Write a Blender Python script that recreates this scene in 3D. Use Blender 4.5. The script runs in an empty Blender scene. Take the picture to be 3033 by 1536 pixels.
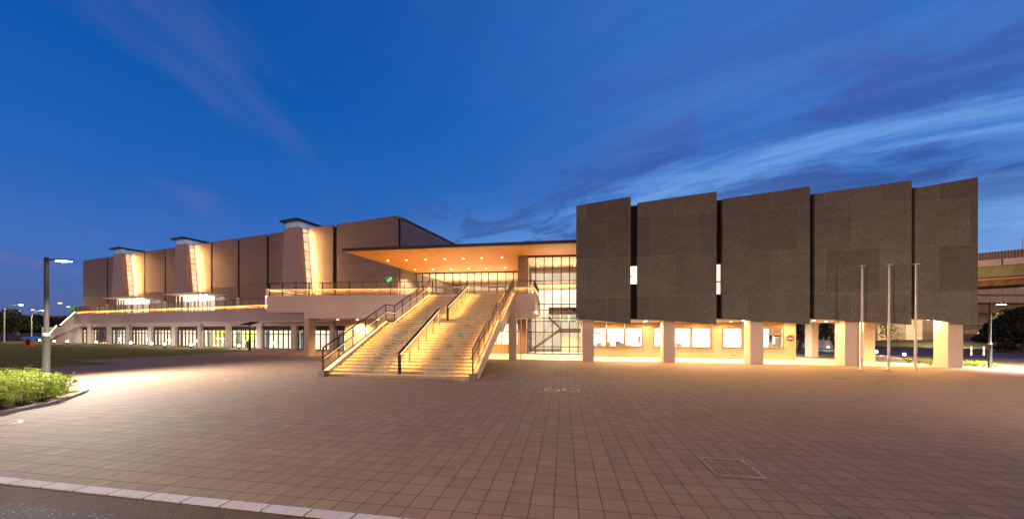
import bpy, math, random
from mathutils import Vector, Matrix
C = bpy.context.scene.collection
R = math.radians
random.seed(7)
# ------------------------------------------------------------------ camera
F, HY, CX, PHI, E = 975.0, 979.0, 1516.5, 0.002, 2.3
cam_d = bpy.data.cameras.new('camera'); cam = bpy.data.objects.new('camera', cam_d); C.objects.link(cam)
cam.location = (0, 0, E); cam.rotation_euler = (math.pi/2, -PHI, 0)
cam_d.sensor_width = 36; cam_d.lens = F/3033*36; cam_d.shift_y = (HY-768)/3033
cam_d.clip_start = 0.1; cam_d.clip_end = 4000
bpy.context.scene.camera = cam
SC = bpy.context.scene
SC.view_settings.view_transform = 'Standard'; SC.view_settings.look = 'None'
SC.view_settings.exposure = 0; SC.view_settings.gamma = 1
SC.cycles.use_denoising = True
SC.cycles.max_bounces = 7; SC.cycles.diffuse_bounces = 3; SC.cycles.glossy_bounces = 3
SC.cycles.transparent_max_bounces = 12; SC.cycles.transmission_bounces = 4
SC.cycles.sample_clamp_indirect = 6; SC.cycles.sample_clamp_direct = 0
SC.cycles.caustics_reflective = False; SC.cycles.caustics_refractive = False
SC.cycles.use_adaptive_sampling = False

LG = 4.0   # one dial for every built-in lamp
# ------------------------------------------------------------------ node helper
class NT:
    def __init__(s, tree): s.t = tree; s.n = tree.nodes; s.l = tree.links
    def node(s, typ, ins=None, **kw):
        n = s.n.new(typ)
        for k, v in kw.items(): setattr(n, k, v)
        for k, v in (ins or {}).items():
            if isinstance(v, bpy.types.NodeSocket): s.l.new(v, n.inputs[k])
            else: n.inputs[k].default_value = v
        return n
    def math(s, op, a, b=0.0, c=0.0, clamp=False):
        n = s.n.new('ShaderNodeMath'); n.operation = op; n.use_clamp = clamp
        for i, v in enumerate((a, b, c)):
            if isinstance(v, bpy.types.NodeSocket): s.l.new(v, n.inputs[i])
            else: n.inputs[i].default_value = v
        return n.outputs[0]
    def mix(s, f, a, b, blend='MIX'):
        n = s.n.new('ShaderNodeMix'); n.data_type = 'RGBA'; n.blend_type = blend
        for i, v in ((0, f), (6, a), (7, b)):
            if isinstance(v, bpy.types.NodeSocket): s.l.new(v, n.inputs[i])
            else: n.inputs[i].default_value = v if i == 0 else (*v[:3], 1)
        return n.outputs[2]
    def rng(s, v, a, b, c=0.0, d=1.0):
        return s.node('ShaderNodeMapRange', {'Value': v, 'From Min': a, 'From Max': b, 'To Min': c, 'To Max': d}, interpolation_type='SMOOTHSTEP').outputs[0]
    def ramp(s, f, stops):
        n = s.n.new('ShaderNodeValToRGB'); s.l.new(f, n.inputs[0]); e = n.color_ramp.elements
        while len(e) < len(stops): e.new(0.5)
        for q, (p, c) in zip(e, stops): q.position = p; q.color = (*c, 1)
        return n.outputs[0]

# ------------------------------------------------------------------ world: dusk sky
W = bpy.data.worlds.new('World'); SC.world = W; W.use_nodes = True
w = NT(W.node_tree); w.n.clear()
tc = w.node('ShaderNodeTexCoord').outputs['Generated']
sp = w.node('ShaderNodeSeparateXYZ', {0: tc}); X, Y, Z = sp.outputs
az = w.rng(X, -0.75, 0.75)
left = w.ramp(Z, [(0.0, (.085, .125, .30)), (.06, (.080, .145, .39)), (.16, (.052, .160, .51)), (.30, (.018, .125, .47)), (.50, (.0035, .095, .41)), (.72, (.001, .065, .33))])
right = w.ramp(Z, [(0.0, (.36, .50, .74)), (.07, (.32, .52, .88)), (.16, (.17, .37, .80)), (.30, (.055, .20, .61)), (.50, (.030, .165, .56)), (.75, (.04, .16, .56))])
glow = w.math('MULTIPLY', w.math('MULTIPLY', w.rng(X, -.45, .05), w.rng(X, .75, .25)), w.rng(Z, .42, .12))
base = w.mix(w.math('MULTIPLY', glow, .55), w.mix(az, left, right), (.19, .43, .88))
# cloud sheet: the direction meets a layer overhead, streaks run across it
zz = w.math('ADD', w.math('MAXIMUM', Z, 0.0), 0.16)
px = w.math('DIVIDE', X, zz); py = w.math('DIVIDE', Y, zz)
pv = w.node('ShaderNodeCombineXYZ', {0: px, 1: py, 2: 0.0}).outputs[0]
rot = w.node('ShaderNodeMapping', {'Vector': pv, 'Rotation': (0, 0, R(37))}).outputs[0]      # x now runs along the wind
m1 = w.node('ShaderNodeMapping', {'Vector': rot, 'Scale': (0.75, 1.9, 1), 'Location': (2.3, 5.1, 0)}).outputs[0]
n1 = w.node('ShaderNodeTexNoise', {'Vector': m1, 'Scale': 1.2, 'Detail': 7.0, 'Roughness': .58, 'Distortion': .7}).outputs[0]
m2 = w.node('ShaderNodeMapping', {'Vector': rot, 'Scale': (0.7, 4.2, 1), 'Location': (7.3, 1.1, 0)}).outputs[0]
n2 = w.node('ShaderNodeTexNoise', {'Vector': m2, 'Scale': 1.6, 'Detail': 9.0, 'Roughness': .66, 'Distortion': .6}).outputs[0]
cc = w.node('ShaderNodeSeparateXYZ', {0: rot}).outputs[1]
nr = w.node('ShaderNodeTexNoise', {'Vector': w.node('ShaderNodeMapping', {'Vector': rot, 'Scale': (1.6, 3.0, 1)}).outputs[0], 'Scale': 1.3, 'Detail': 8.0, 'Roughness': .62, 'Distortion': .8}).outputs[0]
cc = w.math('ADD', cc, w.math('MULTIPLY_ADD', n1, .45, -.22))
cc = w.math('ADD', cc, w.math('MULTIPLY_ADD', nr, .40, -.20))
prof = w.ramp(w.math('DIVIDE', cc, 4.0), [(.20, (0, 0, 0)), (.28, (.55, 0, 0)), (.31, (.45, .12, 0)), (.355, (1, 0, 0)), (.385, (.9, .1, 0)), (.412, (.1, 1, 0)), (.445, (.05, 1, 0)), (.475, (.9, .15, 0)), (.54, (.95, .1, 0)), (.62, (.35, .7, 0)), (.8, (.3, .5, 0)), (1.0, (.2, .3, 0))])
pr = w.node('ShaderNodeSeparateXYZ', {0: prof}).outputs
side = w.rng(X, -.12, .40, .04, 1.0)
n12 = w.math('MULTIPLY_ADD', n2, .35, w.math('MULTIPLY', n1, .65))
darkm = w.math('MULTIPLY', w.math('MULTIPLY', pr[0], w.rng(nr, .36, .56, .30, 1.0)), side)
lightm = w.math('MULTIPLY', w.math('MULTIPLY', w.math('ADD', pr[1], .12), w.rng(n2, .36, .64, .12, 1.0)), side)
ccol = w.mix(w.rng(Z, .25, .55), (.030, .075, .29), (.052, .115, .43))
base = w.mix(w.math('MULTIPLY', darkm, .92), base, ccol)
base = w.mix(w.math('MULTIPLY', lightm, .45), base, (.25, .47, .90))
small = w.math('MULTIPLY', w.rng(nr, .49, .60), w.math('MULTIPLY', w.rng(X, -.5, -.1), w.math('MULTIPLY', w.rng(X, .35, .1), w.math('MULTIPLY', w.rng(Z, .10, .22), w.rng(Z, .50, .38)))))
base = w.mix(w.math('MULTIPLY', small, .75), base, (.045, .11, .35))
m3 = w.node('ShaderNodeMapping', {'Vector': pv, 'Rotation': (0, 0, R(-8)), 'Scale': (1.9, .55, 1), 'Location': (3.3, 2.2, 0)}).outputs[0]
n3 = w.node('ShaderNodeTexNoise', {'Vector': m3, 'Scale': .8, 'Detail': 5.0, 'Roughness': .5, 'Distortion': .4}).outputs[0]
wisp = w.math('MULTIPLY', w.rng(n3, .54, .72), w.rng(X, .25, -.35))
base = w.mix(w.math('MULTIPLY', wisp, .75), base, (.12, .15, .42))
# unseen sky behind the photographer, tinted warm to give the plaza its ambient light
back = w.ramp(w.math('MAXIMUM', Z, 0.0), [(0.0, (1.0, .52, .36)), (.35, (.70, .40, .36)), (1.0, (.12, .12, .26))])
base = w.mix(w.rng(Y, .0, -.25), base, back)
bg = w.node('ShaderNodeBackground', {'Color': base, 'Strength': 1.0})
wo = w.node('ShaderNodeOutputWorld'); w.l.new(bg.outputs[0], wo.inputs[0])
# last afterglow, very soft
sd = bpy.data.lights.new('sun', 'SUN'); sd.energy = 0.22; sd.angle = R(50); sd.color = (1, .66, .50)
so = bpy.data.objects.new('sun', sd); C.objects.link(so); so.rotation_euler = (R(62), 0, R(-28))

# ------------------------------------------------------------------ geometry helpers
def ray(u, v):
    du, dv = u-CX, v-HY
    c, s = math.cos(PHI), math.sin(PHI)
    return ((du*c+dv*s)/F, 1.0, -(-du*s+dv*c)/F)
class Fr:
    def __init__(s, x, y, a):
        s.o = (x, y); s.a = R(a); s.ex = (math.cos(s.a), -math.sin(s.a)); s.ey = (math.sin(s.a), math.cos(s.a))
    def p(s, a, b, z): return Vector((s.o[0]+a*s.ex[0]+b*s.ey[0], s.o[1]+a*s.ex[1]+b*s.ey[1], z))
    def loc(s, x, y):
        dx, dy = x-s.o[0], y-s.o[1]
        return dx*s.ex[0]+dy*s.ex[1], dx*s.ey[0]+dy*s.ey[1]
    def hit(s, u, v, t=0.0):            # where a sight line meets the plane t -> (s, z)
        d = ray(u, v)
        den = d[0]*s.ey[0]+d[1]*s.ey[1]
        k = (t+s.o[0]*s.ey[0]+s.o[1]*s.ey[1])/den
        a, b = s.loc(d[0]*k, d[1]*k)
        return a, E+d[2]*k
    def S(s, u, t=0.0, v=900): return s.hit(u, v, t)[0]
    def rot(s): return -s.a
def gz(u, v, z=0.0):
    d = ray(u, v); k = (z-E)/d[2]
    return Vector((d[0]*k, d[1]*k, z))
WORLD = Fr(0, 0, 0)
BOXF = [(0, 3, 2, 1), (4, 5, 6, 7), (0, 1, 5, 4), (1, 2, 6, 5), (2, 3, 7, 6), (3, 0, 4, 7)]
class MB:
    def __init__(s): s.v = []; s.f = []; s.sm = []
    def add(s, vs, fs, smooth=False):
        k = len(s.v); s.v += [Vector(q) for q in vs]; s.f += [tuple(i+k for i in f) for f in fs]; s.sm += [smooth]*len(fs); return s
    def box(s, fr, a0, a1, b0, b1, z0, z1):
        a0, a1 = min(a0, a1), max(a0, a1); b0, b1 = min(b0, b1), max(b0, b1); z0, z1 = min(z0, z1), max(z0, z1)
        return s.add([fr.p(a0, b0, z0), fr.p(a1, b0, z0), fr.p(a1, b1, z0), fr.p(a0, b1, z0),
                      fr.p(a0, b0, z1), fr.p(a1, b0, z1), fr.p(a1, b1, z1), fr.p(a0, b1, z1)], BOXF)
    def elev(s, fr, poly, t0, t1):       # polygon in (s,z) extruded over t
        n = len(poly); vs = [fr.p(a, t0, z) for a, z in poly]+[fr.p(a, t1, z) for a, z in poly]
        return s.add(vs, [tuple(range(n)), tuple(range(2*n-1, n-1, -1))]+[(i, i+n, (i+1) % n+n, (i+1) % n) for i in range(n)])
    def side(s, fr, poly, s0, s1):       # polygon in (t,z) extruded over s
        n = len(poly); vs = [fr.p(s0, a, z) for a, z in poly]+[fr.p(s1, a, z) for a, z in poly]
        return s.add(vs, [tuple(range(n)), tuple(range(2*n-1, n-1, -1))]+[(i, i+n, (i+1) % n+n, (i+1) % n) for i in range(n)])
    def plan(s, pts, z0, z1):            # polygon of world (x,y) extruded in z
        n = len(pts); vs = [(q[0], q[1], z0) for q in pts]+[(q[0], q[1], z1) for q in pts]
        return s.add(vs, [tuple(range(n-1, -1, -1)), tuple(range(n, 2*n))]+[(i, (i+1) % n, (i+1) % n+n, i+n) for i in range(n)])
    def sheet(s, pts, z): return s.add([(q[0], q[1], z) for q in pts], [tuple(range(len(pts)))])
    def bar(s, p, q, wd, ht=None, up=(0, 0, 1)):
        p, q = Vector(p), Vector(q); ht = ht or wd; d = (q-p).normalized(); u = Vector(up)
        if abs(d.dot(u)) > .98: u = Vector((0, 1, 0))
        r = d.cross(u).normalized(); u = r.cross(d)
        c = [(-1, -1), (1, -1), (1, 1), (-1, 1)]
        vs = [p+r*(a*wd/2)+u*(b*ht/2) for a, b in c]+[q+r*(a*wd/2)+u*(b*ht/2) for a, b in c]
        return s.add(vs, BOXF)
    def tube(s, pts, rad, n=10, cap=True):
        pts = [Vector(p) for p in pts]; rad = rad if isinstance(rad, (list, tuple)) else [rad]*len(pts)
        k = len(s.v); vs = []; fs = []
        for i, p in enumerate(pts):
            d = (pts[min(i+1, len(pts)-1)]-pts[max(i-1, 0)]).normalized()
            u = Vector((0, 0, 1)) if abs(d.z) < .9 else Vector((1, 0, 0))
            r = d.cross(u).normalized(); u = r.cross(d)
            vs += [p+(r*math.cos(2*math.pi*j/n)+u*math.sin(2*math.pi*j/n))*rad[i] for j in range(n)]
        for i in range(len(pts)-1):
            fs += [(i*n+j, i*n+(j+1) % n, (i+1)*n+(j+1) % n, (i+1)*n+j) for j in range(n)]
        s.add(vs, fs, True)
        if cap: s.add(vs[:n], [tuple(range(n))]); s.add(vs[-n:], [tuple(range(n-1, -1, -1))])
        return s
    def lathe(s, c, prof, n=16):         # prof: (radius, z)
        vs = [(c[0]+r*math.cos(2*math.pi*j/n), c[1]+r*math.sin(2*math.pi*j/n), c[2]+z) for r, z in prof for j in range(n)]
        fs = [(i*n+j, i*n+(j+1) % n, (i+1)*n+(j+1) % n, (i+1)*n+j) for i in range(len(prof)-1) for j in range(n)]
        s.add(vs, fs, True); m = len(prof)-1
        return s.add(vs[:n], [tuple(range(n-1, -1, -1))]).add(vs[m*n:], [tuple(range(n))])
    def build(s, name, mat, parent=None, label=None, cat=None, group=None, kind=None, origin=None):
        me = bpy.data.meshes.new(name)
        o = bpy.data.objects.new(name, me); C.objects.link(o)
        off = Vector((0, 0, 0))
        if parent is not None:
            o.parent = parent; q = parent
            while q is not None: off += Vector(q.location); q = q.parent
        if origin is not None:
            o.location = Vector(origin)-off; off = Vector(origin)
        me.from_pydata([tuple(v-off) for v in s.v], [], s.f); me.materials.append(mat)
        me.polygons.foreach_set('use_smooth', s.sm); me.update()
        tag(o, label, cat, group, kind); return o
def tag(o, label=None, cat=None, group=None, kind=None):
    if label: o['label'] = label
    if cat: o['category'] = cat
    if group: o['group'] = group
    if kind: o['kind'] = kind
    return o
def thing(name, loc, label, cat, group=None, rz=0.0):
    o = bpy.data.objects.new(name, None); C.objects.link(o); o.location = loc; o.rotation_euler = (0, 0, rz)
    o.empty_display_size = .3
    return tag(o, label, cat, group)
def copy_tree(o, parent=None):
    c = o.copy(); C.objects.link(c); c.parent = parent
    if parent is None and 'label' in c: del c['label']
    for ch in list(o.children): copy_tree(ch, c)
    return c
def place(src, first, loc, label, rz=0.0, sc=1.0):
    o = src if first else copy_tree(src)
    o.location = loc; o.rotation_euler = (0, 0, rz); o.scale = (sc, sc, sc); o['label'] = label
    return o
def area(name, loc, size, power, color, parent=None, direction=(0, 0, -1), size_y=None, spread=180):
    l = bpy.data.lights.new(name, 'AREA'); l.energy = power*LG; l.color = color
    l.shape = 'RECTANGLE' if size_y else 'DISK'; l.size = size; l.spread = R(spread)
    if size_y: l.size_y = size_y
    o = bpy.data.objects.new(name, l); C.objects.link(o)
    o.rotation_euler = Vector(direction).to_track_quat('-Z', 'Y').to_euler()
    off = Vector((0, 0, 0)); q = parent
    while q is not None: off += Vector(q.location); q = q.parent
    o.parent = parent; o.location = Vector(loc)-off
    return o
def spot(name, loc, power, color, direction, angle, parent=None, rad=.08, blend=.6):
    l = bpy.data.lights.new(name, 'SPOT'); l.energy = power*LG; l.color = color; l.spot_size = R(angle); l.spot_blend = blend; l.shadow_soft_size = rad
    o = bpy.data.objects.new(name, l); C.objects.link(o); o.rotation_euler = Vector(direction).to_track_quat('-Z', 'Y').to_euler()
    off = Vector((0, 0, 0)); q = parent
    while q is not None: off += Vector(q.location); q = q.parent
    o.parent = parent; o.location = Vector(loc)-off
    return o
def point(name, loc, power, color, parent=None, rad=.08):
    l = bpy.data.lights.new(name, 'POINT'); l.energy = power*LG; l.color = color; l.shadow_soft_size = rad
    o = bpy.data.objects.new(name, l); C.objects.link(o)
    off = Vector((0, 0, 0)); q = parent
    while q is not None: off += Vector(q.location); q = q.parent
    o.parent = parent; o.location = Vector(loc)-off
    return o

def strip_light(P, Q, d, power, color, parent=None, spread=96, wdt=.03):
    P, Q = Vector(P), Vector(Q); x = (Q-P).normalized(); z = -(Vector(d)-x*Vector(d).dot(x)).normalized(); y = z.cross(x)
    l = bpy.data.lights.new('led_light', 'AREA'); l.energy = power*(Q-P).length; l.color = color; l.shape = 'RECTANGLE'; l.size = (Q-P).length; l.size_y = wdt; l.spread = R(spread)
    o = bpy.data.objects.new('led_light', l); C.objects.link(o)
    o.rotation_euler = Matrix((x, y, z)).transposed().to_euler()
    off = Vector((0, 0, 0)); q = parent
    while q is not None: off += Vector(q.location); q = q.parent
    o.parent = parent; o.location = (P+Q)/2-off
    return o

# ------------------------------------------------------------------ materials
def newmat(name):
    m = bpy.data.materials.new(name); m.use_nodes = True; t = NT(m.node_tree); t.n.clear()
    out = t.node('ShaderNodeOutputMaterial'); bs = t.node('ShaderNodeBsdfPrincipled')
    t.l.new(bs.outputs[0], out.inputs[0]); return m, t, bs
def M(name, col, rough=.6, metal=0.0, var=.12, scale=3.0, bump=0.0, bscale=40.0, stretch=(1, 1, 1), spec=.4):
    m, t, b = newmat(name)
    tc = t.node('ShaderNodeTexCoord').outputs['Object']
    mp = t.node('ShaderNodeMapping', {'Vector': tc, 'Scale': stretch}).outputs[0]
    n = t.node('ShaderNodeTexNoise', {'Vector': mp, 'Scale': scale, 'Detail': 6.0, 'Roughness': .6}).outputs[0]
    c = t.mix(t.rng(n, .3, .7), tuple(x*(1-var) for x in col), tuple(min(1, x*(1+var)) for x in col))
    t.l.new(c, b.inputs['Base Color']); b.inputs['Roughness'].default_value = rough; b.inputs['Metallic'].default_value = metal
    b.inputs['Specular IOR Level'].default_value = spec
    if bump:
        n2 = t.node('ShaderNodeTexNoise', {'Vector': mp, 'Scale': bscale, 'Detail': 4.0}).outputs[0]
        bp = t.node('ShaderNodeBump', {'Height': n2, 'Strength': bump, 'Distance': .02}); t.l.new(bp.outputs[0], b.inputs['Normal'])
    return m
def EM(name, col, strength, var=0.0):
    m, t, b = newmat(name); b.inputs['Base Color'].default_value = (*[min(.8, x*.8) for x in col], 1)
    b.inputs['Emission Color'].default_value = (*col, 1); b.inputs['Emission Strength'].default_value = strength
    if var:
        tc = t.node('ShaderNodeTexCoord').outputs['Object']
        n = t.node('ShaderNodeTexNoise', {'Vector': tc, 'Scale': .9, 'Detail': 2.0}).outputs[0]
        t.l.new(t.rng(n, .3, .7, strength*(1-var), strength*(1+var)), b.inputs['Emission Strength'])
    return m
def glassmat(name, tint=(.92, .95, .95), refl=.12):
    m = bpy.data.materials.new(name); m.use_nodes = True; t = NT(m.node_tree); t.n.clear()
    out = t.node('ShaderNodeOutputMaterial')
    tr = t.node('ShaderNodeBsdfTransparent', {'Color': (*tint, 1)}); gl = t.node('ShaderNodeBsdfGlossy', {'Color': (1, 1, 1, 1), 'Roughness': .02})
    fc = t.node('ShaderNodeLayerWeight', {'Blend': .5}).outputs['Facing']
    f = t.math('MULTIPLY_ADD', t.math('POWER', fc, 4.0), .45, refl*.3, True)
    mx = t.node('ShaderNodeMixShader', {0: f, 1: tr.outputs[0], 2: gl.outputs[0]}); t.l.new(mx.outputs[0], out.inputs[0])
    return m
def grid_uv(t, rz, off=(0, 0, 0)):
    g = t.node('ShaderNodeNewGeometry').outputs['Position']
    return t.node('ShaderNodeMapping', {'Vector': g, 'Rotation': (0, 0, rz), 'Location': off}).outputs[0]
def paving():
    m, t, b = newmat('red brown concrete pavers')
    p = grid_uv(t, R(8.9), (0.12, 0.06, 0))
    br = t.node('ShaderNodeTexBrick', {'Vector': p, 'Color1': (.225, .138, .082, 1), 'Color2': (.285, .176, .104, 1), 'Mortar': (.045, .020, .012, 1), 'Scale': 1.0,
        'Mortar Size': .0085, 'Mortar Smooth': .3, 'Bias': -.1, 'Brick Width': .315, 'Row Height': .315}, offset=0.0, squash=1.0)
    fine = t.node('ShaderNodeTexNoise', {'Vector': p, 'Scale': 170.0, 'Detail': 3.0, 'Roughness': .7}).outputs[0]
    big = t.node('ShaderNodeTexNoise', {'Vector': p, 'Scale': .22, 'Detail': 3.0}).outputs[0]
    mid = t.node('ShaderNodeTexNoise', {'Vector': p, 'Scale': 2.3, 'Detail': 6.0, 'Roughness': .65}).outputs[0]
    c = t.mix(t.rng(fine, .35, .75, 0, .35), br.outputs[0], (.42, .27, .21))
    c = t.mix(t.rng(big, .38, .62, 0, .4), c, t.mix(1.0, c, (.92, 1.10, .95), 'MULTIPLY'))
    c = t.mix(t.rng(mid, .35, .7, .0, .35), c, t.mix(1.0, c, (.66, .64, .64), 'MULTIPLY'))
    vo = t.node('ShaderNodeTexVoronoi', {'Vector': p, 'Scale': 1.3, 'Randomness': 1.0}).outputs[0]
    c = t.mix(t.rng(vo, .035, .015), c, (.06, .045, .04))
    st_ = t.node('ShaderNodeTexNoise', {'Vector': p, 'Scale': .9, 'Detail': 9.0, 'Roughness': .72, 'Distortion': 1.2}).outputs[0]
    c = t.mix(t.rng(st_, .56, .68, .0, .35), c, t.mix(1.0, c, (.55, .52, .52), 'MULTIPLY'))
    c = t.mix(t.rng(st_, .40, .30, .0, .3), c, t.mix(1.0, c, (1.35, 1.3, 1.25), 'MULTIPLY'))
    t.l.new(c, b.inputs['Base Color']); t.l.new(t.rng(fine, .3, .7, .72, .9), b.inputs['Roughness'])
    h = t.math('ADD', t.math('MULTIPLY', br.outputs['Fac'], -1.0), t.math('MULTIPLY', fine, .35))
    bp = t.node('ShaderNodeBump', {'Height': h, 'Strength': .5, 'Distance': .006}); t.l.new(bp.outputs[0], b.inputs['Normal'])
    return m
def tiled(name, c1, c2, mortar, bw, rh, size=.004, rough=.55, rot=0.0, vertical=True, off=.5, streak=0.0, ribs=None, bump=.4, loc=(0, 0, 0), msmooth=.1, frame=None, grain=(6.0, .45, 1)):
    """brick grid in a wall's own run/height coordinates (frame gives the wall's direction)"""
    m, t, b = newmat(name)
    g = t.node('ShaderNodeNewGeometry').outputs['Position']
    fa = frame.a if frame else 0.0
    r_ = t.node('ShaderNodeMapping', {'Vector': g, 'Rotation': (0, 0, fa)}).outputs[0]
    q = t.node('ShaderNodeSeparateXYZ', {0: r_}).outputs
    if vertical == 'side': run, hh = q[1], q[2]
    elif vertical: run, hh = q[0], q[2]
    else: run, hh = q[0], q[1]
    p = t.node('ShaderNodeCombineXYZ', {0: t.math('ADD', run, loc[0]), 1: t.math('ADD', hh, loc[1]), 2: 0.0}).outputs[0]
    br = t.node('ShaderNodeTexBrick', {'Vector': p, 'Color1': (*c1, 1), 'Color2': (*c2, 1), 'Mortar': (*mortar, 1), 'Scale': 1.0, 'Mortar Size': size,
        'Mortar Smooth': msmooth, 'Brick Width': bw, 'Row Height': rh}, offset=off, squash=1.0)
    c = br.outputs[0]
    mp = t.node('ShaderNodeMapping', {'Vector': p, 'Scale': grain}).outputs[0]
    n = t.node('ShaderNodeTexNoise', {'Vector': mp, 'Scale': 1.6, 'Detail': 7.0, 'Roughness': .7}).outputs[0]
    n2 = t.node('ShaderNodeTexNoise', {'Vector': p, 'Scale': .8, 'Detail': 5.0, 'Roughness': .6}).outputs[0]
    if streak:
        c = t.mix(t.rng(n, .3, .7, 0, streak), c, t.mix(1.0, c, (.45, .45, .46), 'MULTIPLY'))
        c = t.mix(t.rng(n2, .4, .75, 0, streak), c, t.mix(1.0, c, (1.35, 1.32, 1.28), 'MULTIPLY'))
    t.l.new(c, b.inputs['Base Color']); b.inputs['Roughness'].default_value = rough
    h = t.math('MULTIPLY', br.outputs['Fac'], -1.0)
    if ribs:
        h = t.math('ADD', h, t.math('PINGPONG', t.math('MULTIPLY', hh if ribs[1] == 'h' else run, 1.0), ribs[0]/2))
        h = t.math('ADD', h, t.math('MULTIPLY', n, .25))
    else: h = t.math('ADD', h, t.math('MULTIPLY', n, .3))
    bp = t.node('ShaderNodeBump', {'Height': h, 'Strength': bump, 'Distance': .02}); t.l.new(bp.outputs[0], b.inputs['Normal'])
    return m
FH = Fr(-31.7, 41.9, 20.0)          # exhibition hall, glazing plane
FW = Fr(0, 26.2, 10.45)             # concrete wing, front face of its columns
FS = Fr(-9.5, 16.6, 8.0)            # stairs, foot of the left stringer
FC = Fr(1.44, 32.1, 6.0)            # curtain wall of the atrium
FU = Fr(-12.35, 41.8, 7.0)          # upper entrance glazing
FD = Fr(-22.8, 30.65, 4.6)          # raised deck front edge
WARM = (1, .60, .24); WARM2 = (1, .48, .10); CREAM = (1, .80, .55); WHITE = (1, .93, .82)
m_pave = paving()
m_dark = M('dark bronze metal', (.035, .028, .025), .45, .6, .1)
m_black = M('black for shaded gaps and black parts', (.008, .007, .008), .8)  # colours real black parts; in the wall gaps it stands in for shade
m_cream = M('pale rendered wall', (.58, .50, .39), .8, var=.05, bump=.1)
m_white = M('white render', (.62, .55, .50), .75, var=.05, scale=.7, bump=.08)
m_podium = M('mauve grey render', (.40, .35, .37), .8, var=.06, scale=.6, bump=.1)
m_soffw = M('pale soffit board', (.72, .55, .38), .7, var=.04)
m_col = tiled('pale column render with fine joints', (.52, .43, .38), (.55, .46, .40), (.44, .36, .32), 40, 3.0, .004, .75, streak=.12, bump=.1)
m_panel = tiled('dark exposed aggregate concrete', (.100, .097, .084), (.136, .131, .113), (.22, .205, .175), 3.1, 2.9, .014, .9, off=.5, streak=.75, bump=.5, frame=FW, loc=(.6, 1.0), msmooth=.5, grain=(7.0, 2.2, 1))
m_hall = tiled('ribbed brown grey cladding', (.118, .098, .110), (.134, .111, .122), (.06, .046, .048), 1.2, .22, .010, .55, off=.5, streak=.14, ribs=(.22, 'h'), bump=.55, frame=FH)
m_halls = tiled('ribbed brown grey cladding side', (.20, .16, .165), (.225, .18, .18), (.13, .10, .10), 60, .42, .03, .55, off=.5, streak=.12, ribs=(.42, 'h'), bump=.7, frame=FH, vertical='side')
m_hallc = tiled('mauve concrete base wall', (.19, .148, .143), (.208, .162, .155), (.30, .225, .20), 1.2, 1.3, .006, .8, streak=.25, bump=.2, frame=FH)
m_tower = tiled('pale ribbed tower cladding', (.31, .265, .27), (.33, .28, .285), (.22, .18, .18), 60, .38, .016, .5, off=.5, streak=.1, ribs=(.38, 'h'), bump=.6, frame=FH)
m_blade = tiled('pink grey block wall', (.30, .215, .185), (.33, .235, .20), (.22, .16, .14), .8, .28, .006, .8, streak=.2, bump=.3, frame=FC)
m_riser = tiled('beige stair tile riser shaded dark', (.36, .27, .145), (.46, .345, .19), (.15, .10, .045), .30, .149, .006, .6, off=.5, streak=.1, bump=.2, frame=FS)  # riser tile darker than the tread, step shading put into the colour
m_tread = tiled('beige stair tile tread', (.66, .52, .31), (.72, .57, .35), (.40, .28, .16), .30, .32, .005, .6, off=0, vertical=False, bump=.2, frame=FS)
m_string = M('cream painted stringer', (.66, .55, .42), .7, var=.04)
m_stone = M('grey stone block', (.20, .18, .165), .85, var=.15, scale=30, bump=.3)
m_soffit = tiled('orange timber soffit boards', (.86, .38, .055), (.92, .42, .068), (.66, .27, .04), .22, 60, .008, .6, off=0, vertical=False, streak=.08, bump=.15, frame=FS)
m_floor = M('pale arcade floor tile', (.62, .55, .44), .6, var=.06)
m_glass = glassmat('clear glass'); m_glassd = glassmat('dim tinted glass', (.5, .6, .66), .4)
m_frame = M('dark window frame', (.045, .03, .025), .4, .4)
m_bframe = M('bronze window frame', (.34, .22, .12), .45, .3)
m_steel = M('brushed steel', (.55, .53, .50), .28, .9, .05)
m_pole = M('grey bronze pole paint', (.05, .045, .04), .6, .0, .05, spec=.12)
m_poles = M('silver pole metal', (.52, .49, .47), .38, .35, .05)
m_led = EM('warm led strip', (1, .72, .40), 3.0); m_ledh = EM('warm led strip terrace', (1, .58, .22), 2.6)
m_bal = M('bronze baluster', (.26, .19, .14), .5, .1)
m_down = EM('downlight lens', (1, .82, .55), 9)
m_room = EM('self glowing room wall', (1, .90, .74), 1.25, .12); m_roomw = EM('self glowing bright wall', (1, .90, .72), 1.25, .15)  # emission on the walls stands in for lamplight in the rooms
m_blind = EM('self glowing cream blind', (1, .86, .68), 1.25, .15); m_blindd = EM('faintly glowing blue grey blind', (.20, .30, .42), .42, .3)  # blinds emit by themselves in place of light from behind
m_louv = M('dark brown louvre', (.055, .040, .036), .5, .3)
m_greenp = None
m_lawn = None
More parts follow.
